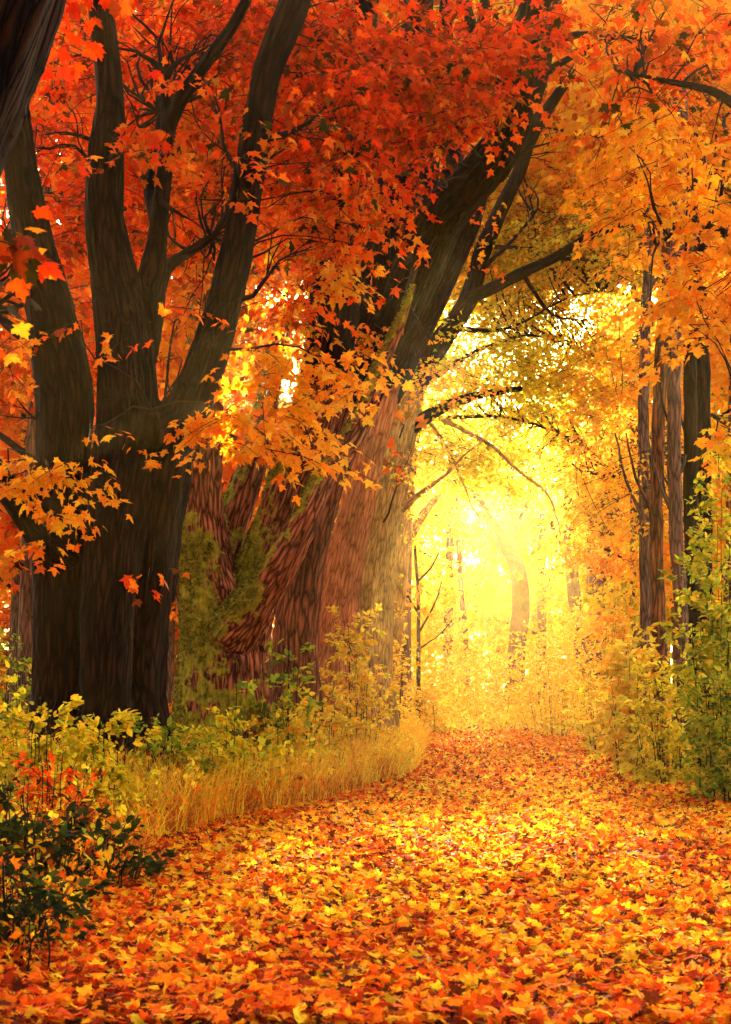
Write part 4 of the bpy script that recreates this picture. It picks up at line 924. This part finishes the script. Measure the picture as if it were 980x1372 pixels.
# ------------------------------------------------------------------ fallen leaves
def litter_xy(n, d0, d1, over=1.2):
    d = d0+(d1-d0)*rng.random(n); a_ = ledge(d)-over; b_ = redge(d)+over
    xl = np.maximum(a_, -.235*d-.3); xr = np.minimum(b_, .235*d+.3)
    return np.stack([xl+(xr-xl)*rng.random(n), d], -1)
sets = [(8.3, 16, 24000, T_HI, .072), (16, 30, 30000, T_MID, .08), (30, 76, 38000, T_LO, .11)]
first = True
for (d0, d1, n, tm, ls) in sets:
    xy = litter_xy(n, d0, d1); z = gz(xy[:, 0], xy[:, 1])
    heap = fbm(np.stack([xy[:, 0]*2.2, xy[:, 1]*2.2, 0*z], -1), 2)
    pos = np.stack([xy[:, 0], xy[:, 1], z+.01+.06*rng.random(n)+.08*heap], -1)
    az = rng.random(n)*6.283; tip = np.stack([np.cos(az), np.sin(az), .36*rng.normal(size=n)], -1)
    nr = np.array([0, 0, 1.])+.5*rng.normal(size=(n, 3)); R = frames(norm(tip), nr); s = ls*(.55+.75*rng.random(n))
    mixn = fbm(np.stack([xy[:, 0]*.9, xy[:, 1]*.45, 0*z+7], -1), 3)+.10*rng.normal(size=n)
    edge = np.minimum(xy[:, 0]-ledge(xy[:, 1]), redge(xy[:, 1])-xy[:, 0])
    redp = (mixn < .455) | ((edge < .5) & (rng.random(n) < .5)) | ((xy[:, 1] < 8.5+3.5*rng.random(n)) & (rng.random(n) < .8)) | ((xy[:, 1] > 33) & (rng.random(n) < .5))
    c = np.where(redp[:, None], pick('litter_red', n), pick('litter', n))
    curl = (rng.random(n)*4.0-1.5)
    if first:
        first = False; ok = in_frame(pos, 6) & (abs(nr[:, 0]) < 1)
        sc = np.where(ok, s/pos[:, 1]+.01*(pos[:, 2]-z), -1); pk = np.argsort(-sc)[:300]
        for j in pk:
            o_ = bpy.data.objects.new('fallen_leaf', single_leaf_mesh('litter_red' if redp[j] else 'litter', int(rng.integers(20)), mat=M_LITTER)); COL.objects.link(o_)
            o_.parent = path; pz = pos[j]+[0, 0, .01]; R_ = R[j]*s[j]
            o_.matrix_local = Matrix([[*R_[a_], pz[a_]] for a_ in range(3)]+[[0, 0, 0, 1]])
        kp = np.ones(n, bool); kp[pk] = False; pos, R, s, c, curl = pos[kp], R[kp], s[kp], c[kp], curl[kp]
    lo = link('leaf_litter', leaves_mesh('leaf_litter', tm, pos, R, s, c, curl=curl), M_LITTER, path); tag(lo, kind='stuff')

xy = scatter_px(2600, lambda x, d, u: 1.0-.7*u); n = len(xy); z = gz(xy[:, 0], xy[:, 1])
tip = rng.normal(size=(n, 3)); tip[:, 2] -= .3; pos = np.stack([xy[:, 0], xy[:, 1], z+.05+.5*rng.random(n)**2], -1)
me = leaves_mesh('caught_leaves', T_MID, pos, frames(norm(tip), np.array([0, -.3, 1.])+.7*rng.normal(size=(n, 3))), .06+.06*rng.random(n), pick('litter', n), curl=rng.random(n)*4-1.5)
tag(link('caught_leaves', me, M_LITTER), 'fallen maple leaves caught in the grass of the left verge', 'fallen leaves', kind='stuff')
# fallen twigs lying on the leaves
T = Tubes()
for k in range(90):
    d = 9+rng.random()**1.5*22; x = ledge(d)+rng.random()*(redge(d)-ledge(d)); z = float(gz(x, d))+.07; a_ = rng.random()*6.28; l_ = .08+.3*rng.random()
    p0 = np.array([x, d, z]); p1 = p0+[math.cos(a_)*l_*.5, math.sin(a_)*l_*.5, .02]; p2 = p0+[math.cos(a_+.4)*l_, math.sin(a_+.4)*l_, .0]
    T.add([p0, p1, p2], [.004, .0035, .0015], .1, 4, jitter=.01)
tag(link('fallen_twigs', T.mesh('fallen_twigs'), M_TWIG, path), kind='stuff')

# ------------------------------------------------------------------ haze
hb = bpy.data.meshes.new('haze')
x0, x1, y0, y1, z0, z1 = -705, 705, -65, 1205, -1.5, 44
vv = [(x, y, z) for x in (x0, x1) for y in (y0, y1) for z in (z0, z1)]
hb.from_pydata(vv, [], [(0, 1, 3, 2), (4, 6, 7, 5), (0, 4, 5, 1), (2, 3, 7, 6), (0, 2, 6, 4), (1, 5, 7, 3)]); hb.update()
m, t = new_mat('haze_air')
pv = N(t, 'ShaderNodeVolumePrincipled'); pv.inputs['Color'].default_value = (*HAZE_COLOR, 1); pv.inputs['Density'].default_value = HAZE_DENSITY; pv.inputs['Anisotropy'].default_value = HAZE_G
o = N(t, 'ShaderNodeOutputMaterial'); t.links.new(pv.outputs[0], o.inputs['Volume'])
try: m.cycles.homogeneous_volume = True
except Exception: pass
hz = link('haze', hb, m); tag(hz, 'warm morning haze hanging in the wood', kind='stuff')
print('TRIS', sum(len(o.data.loops)-2*len(o.data.polygons) for o in scene.objects if o.type == 'MESH' and o.data.users == 1))
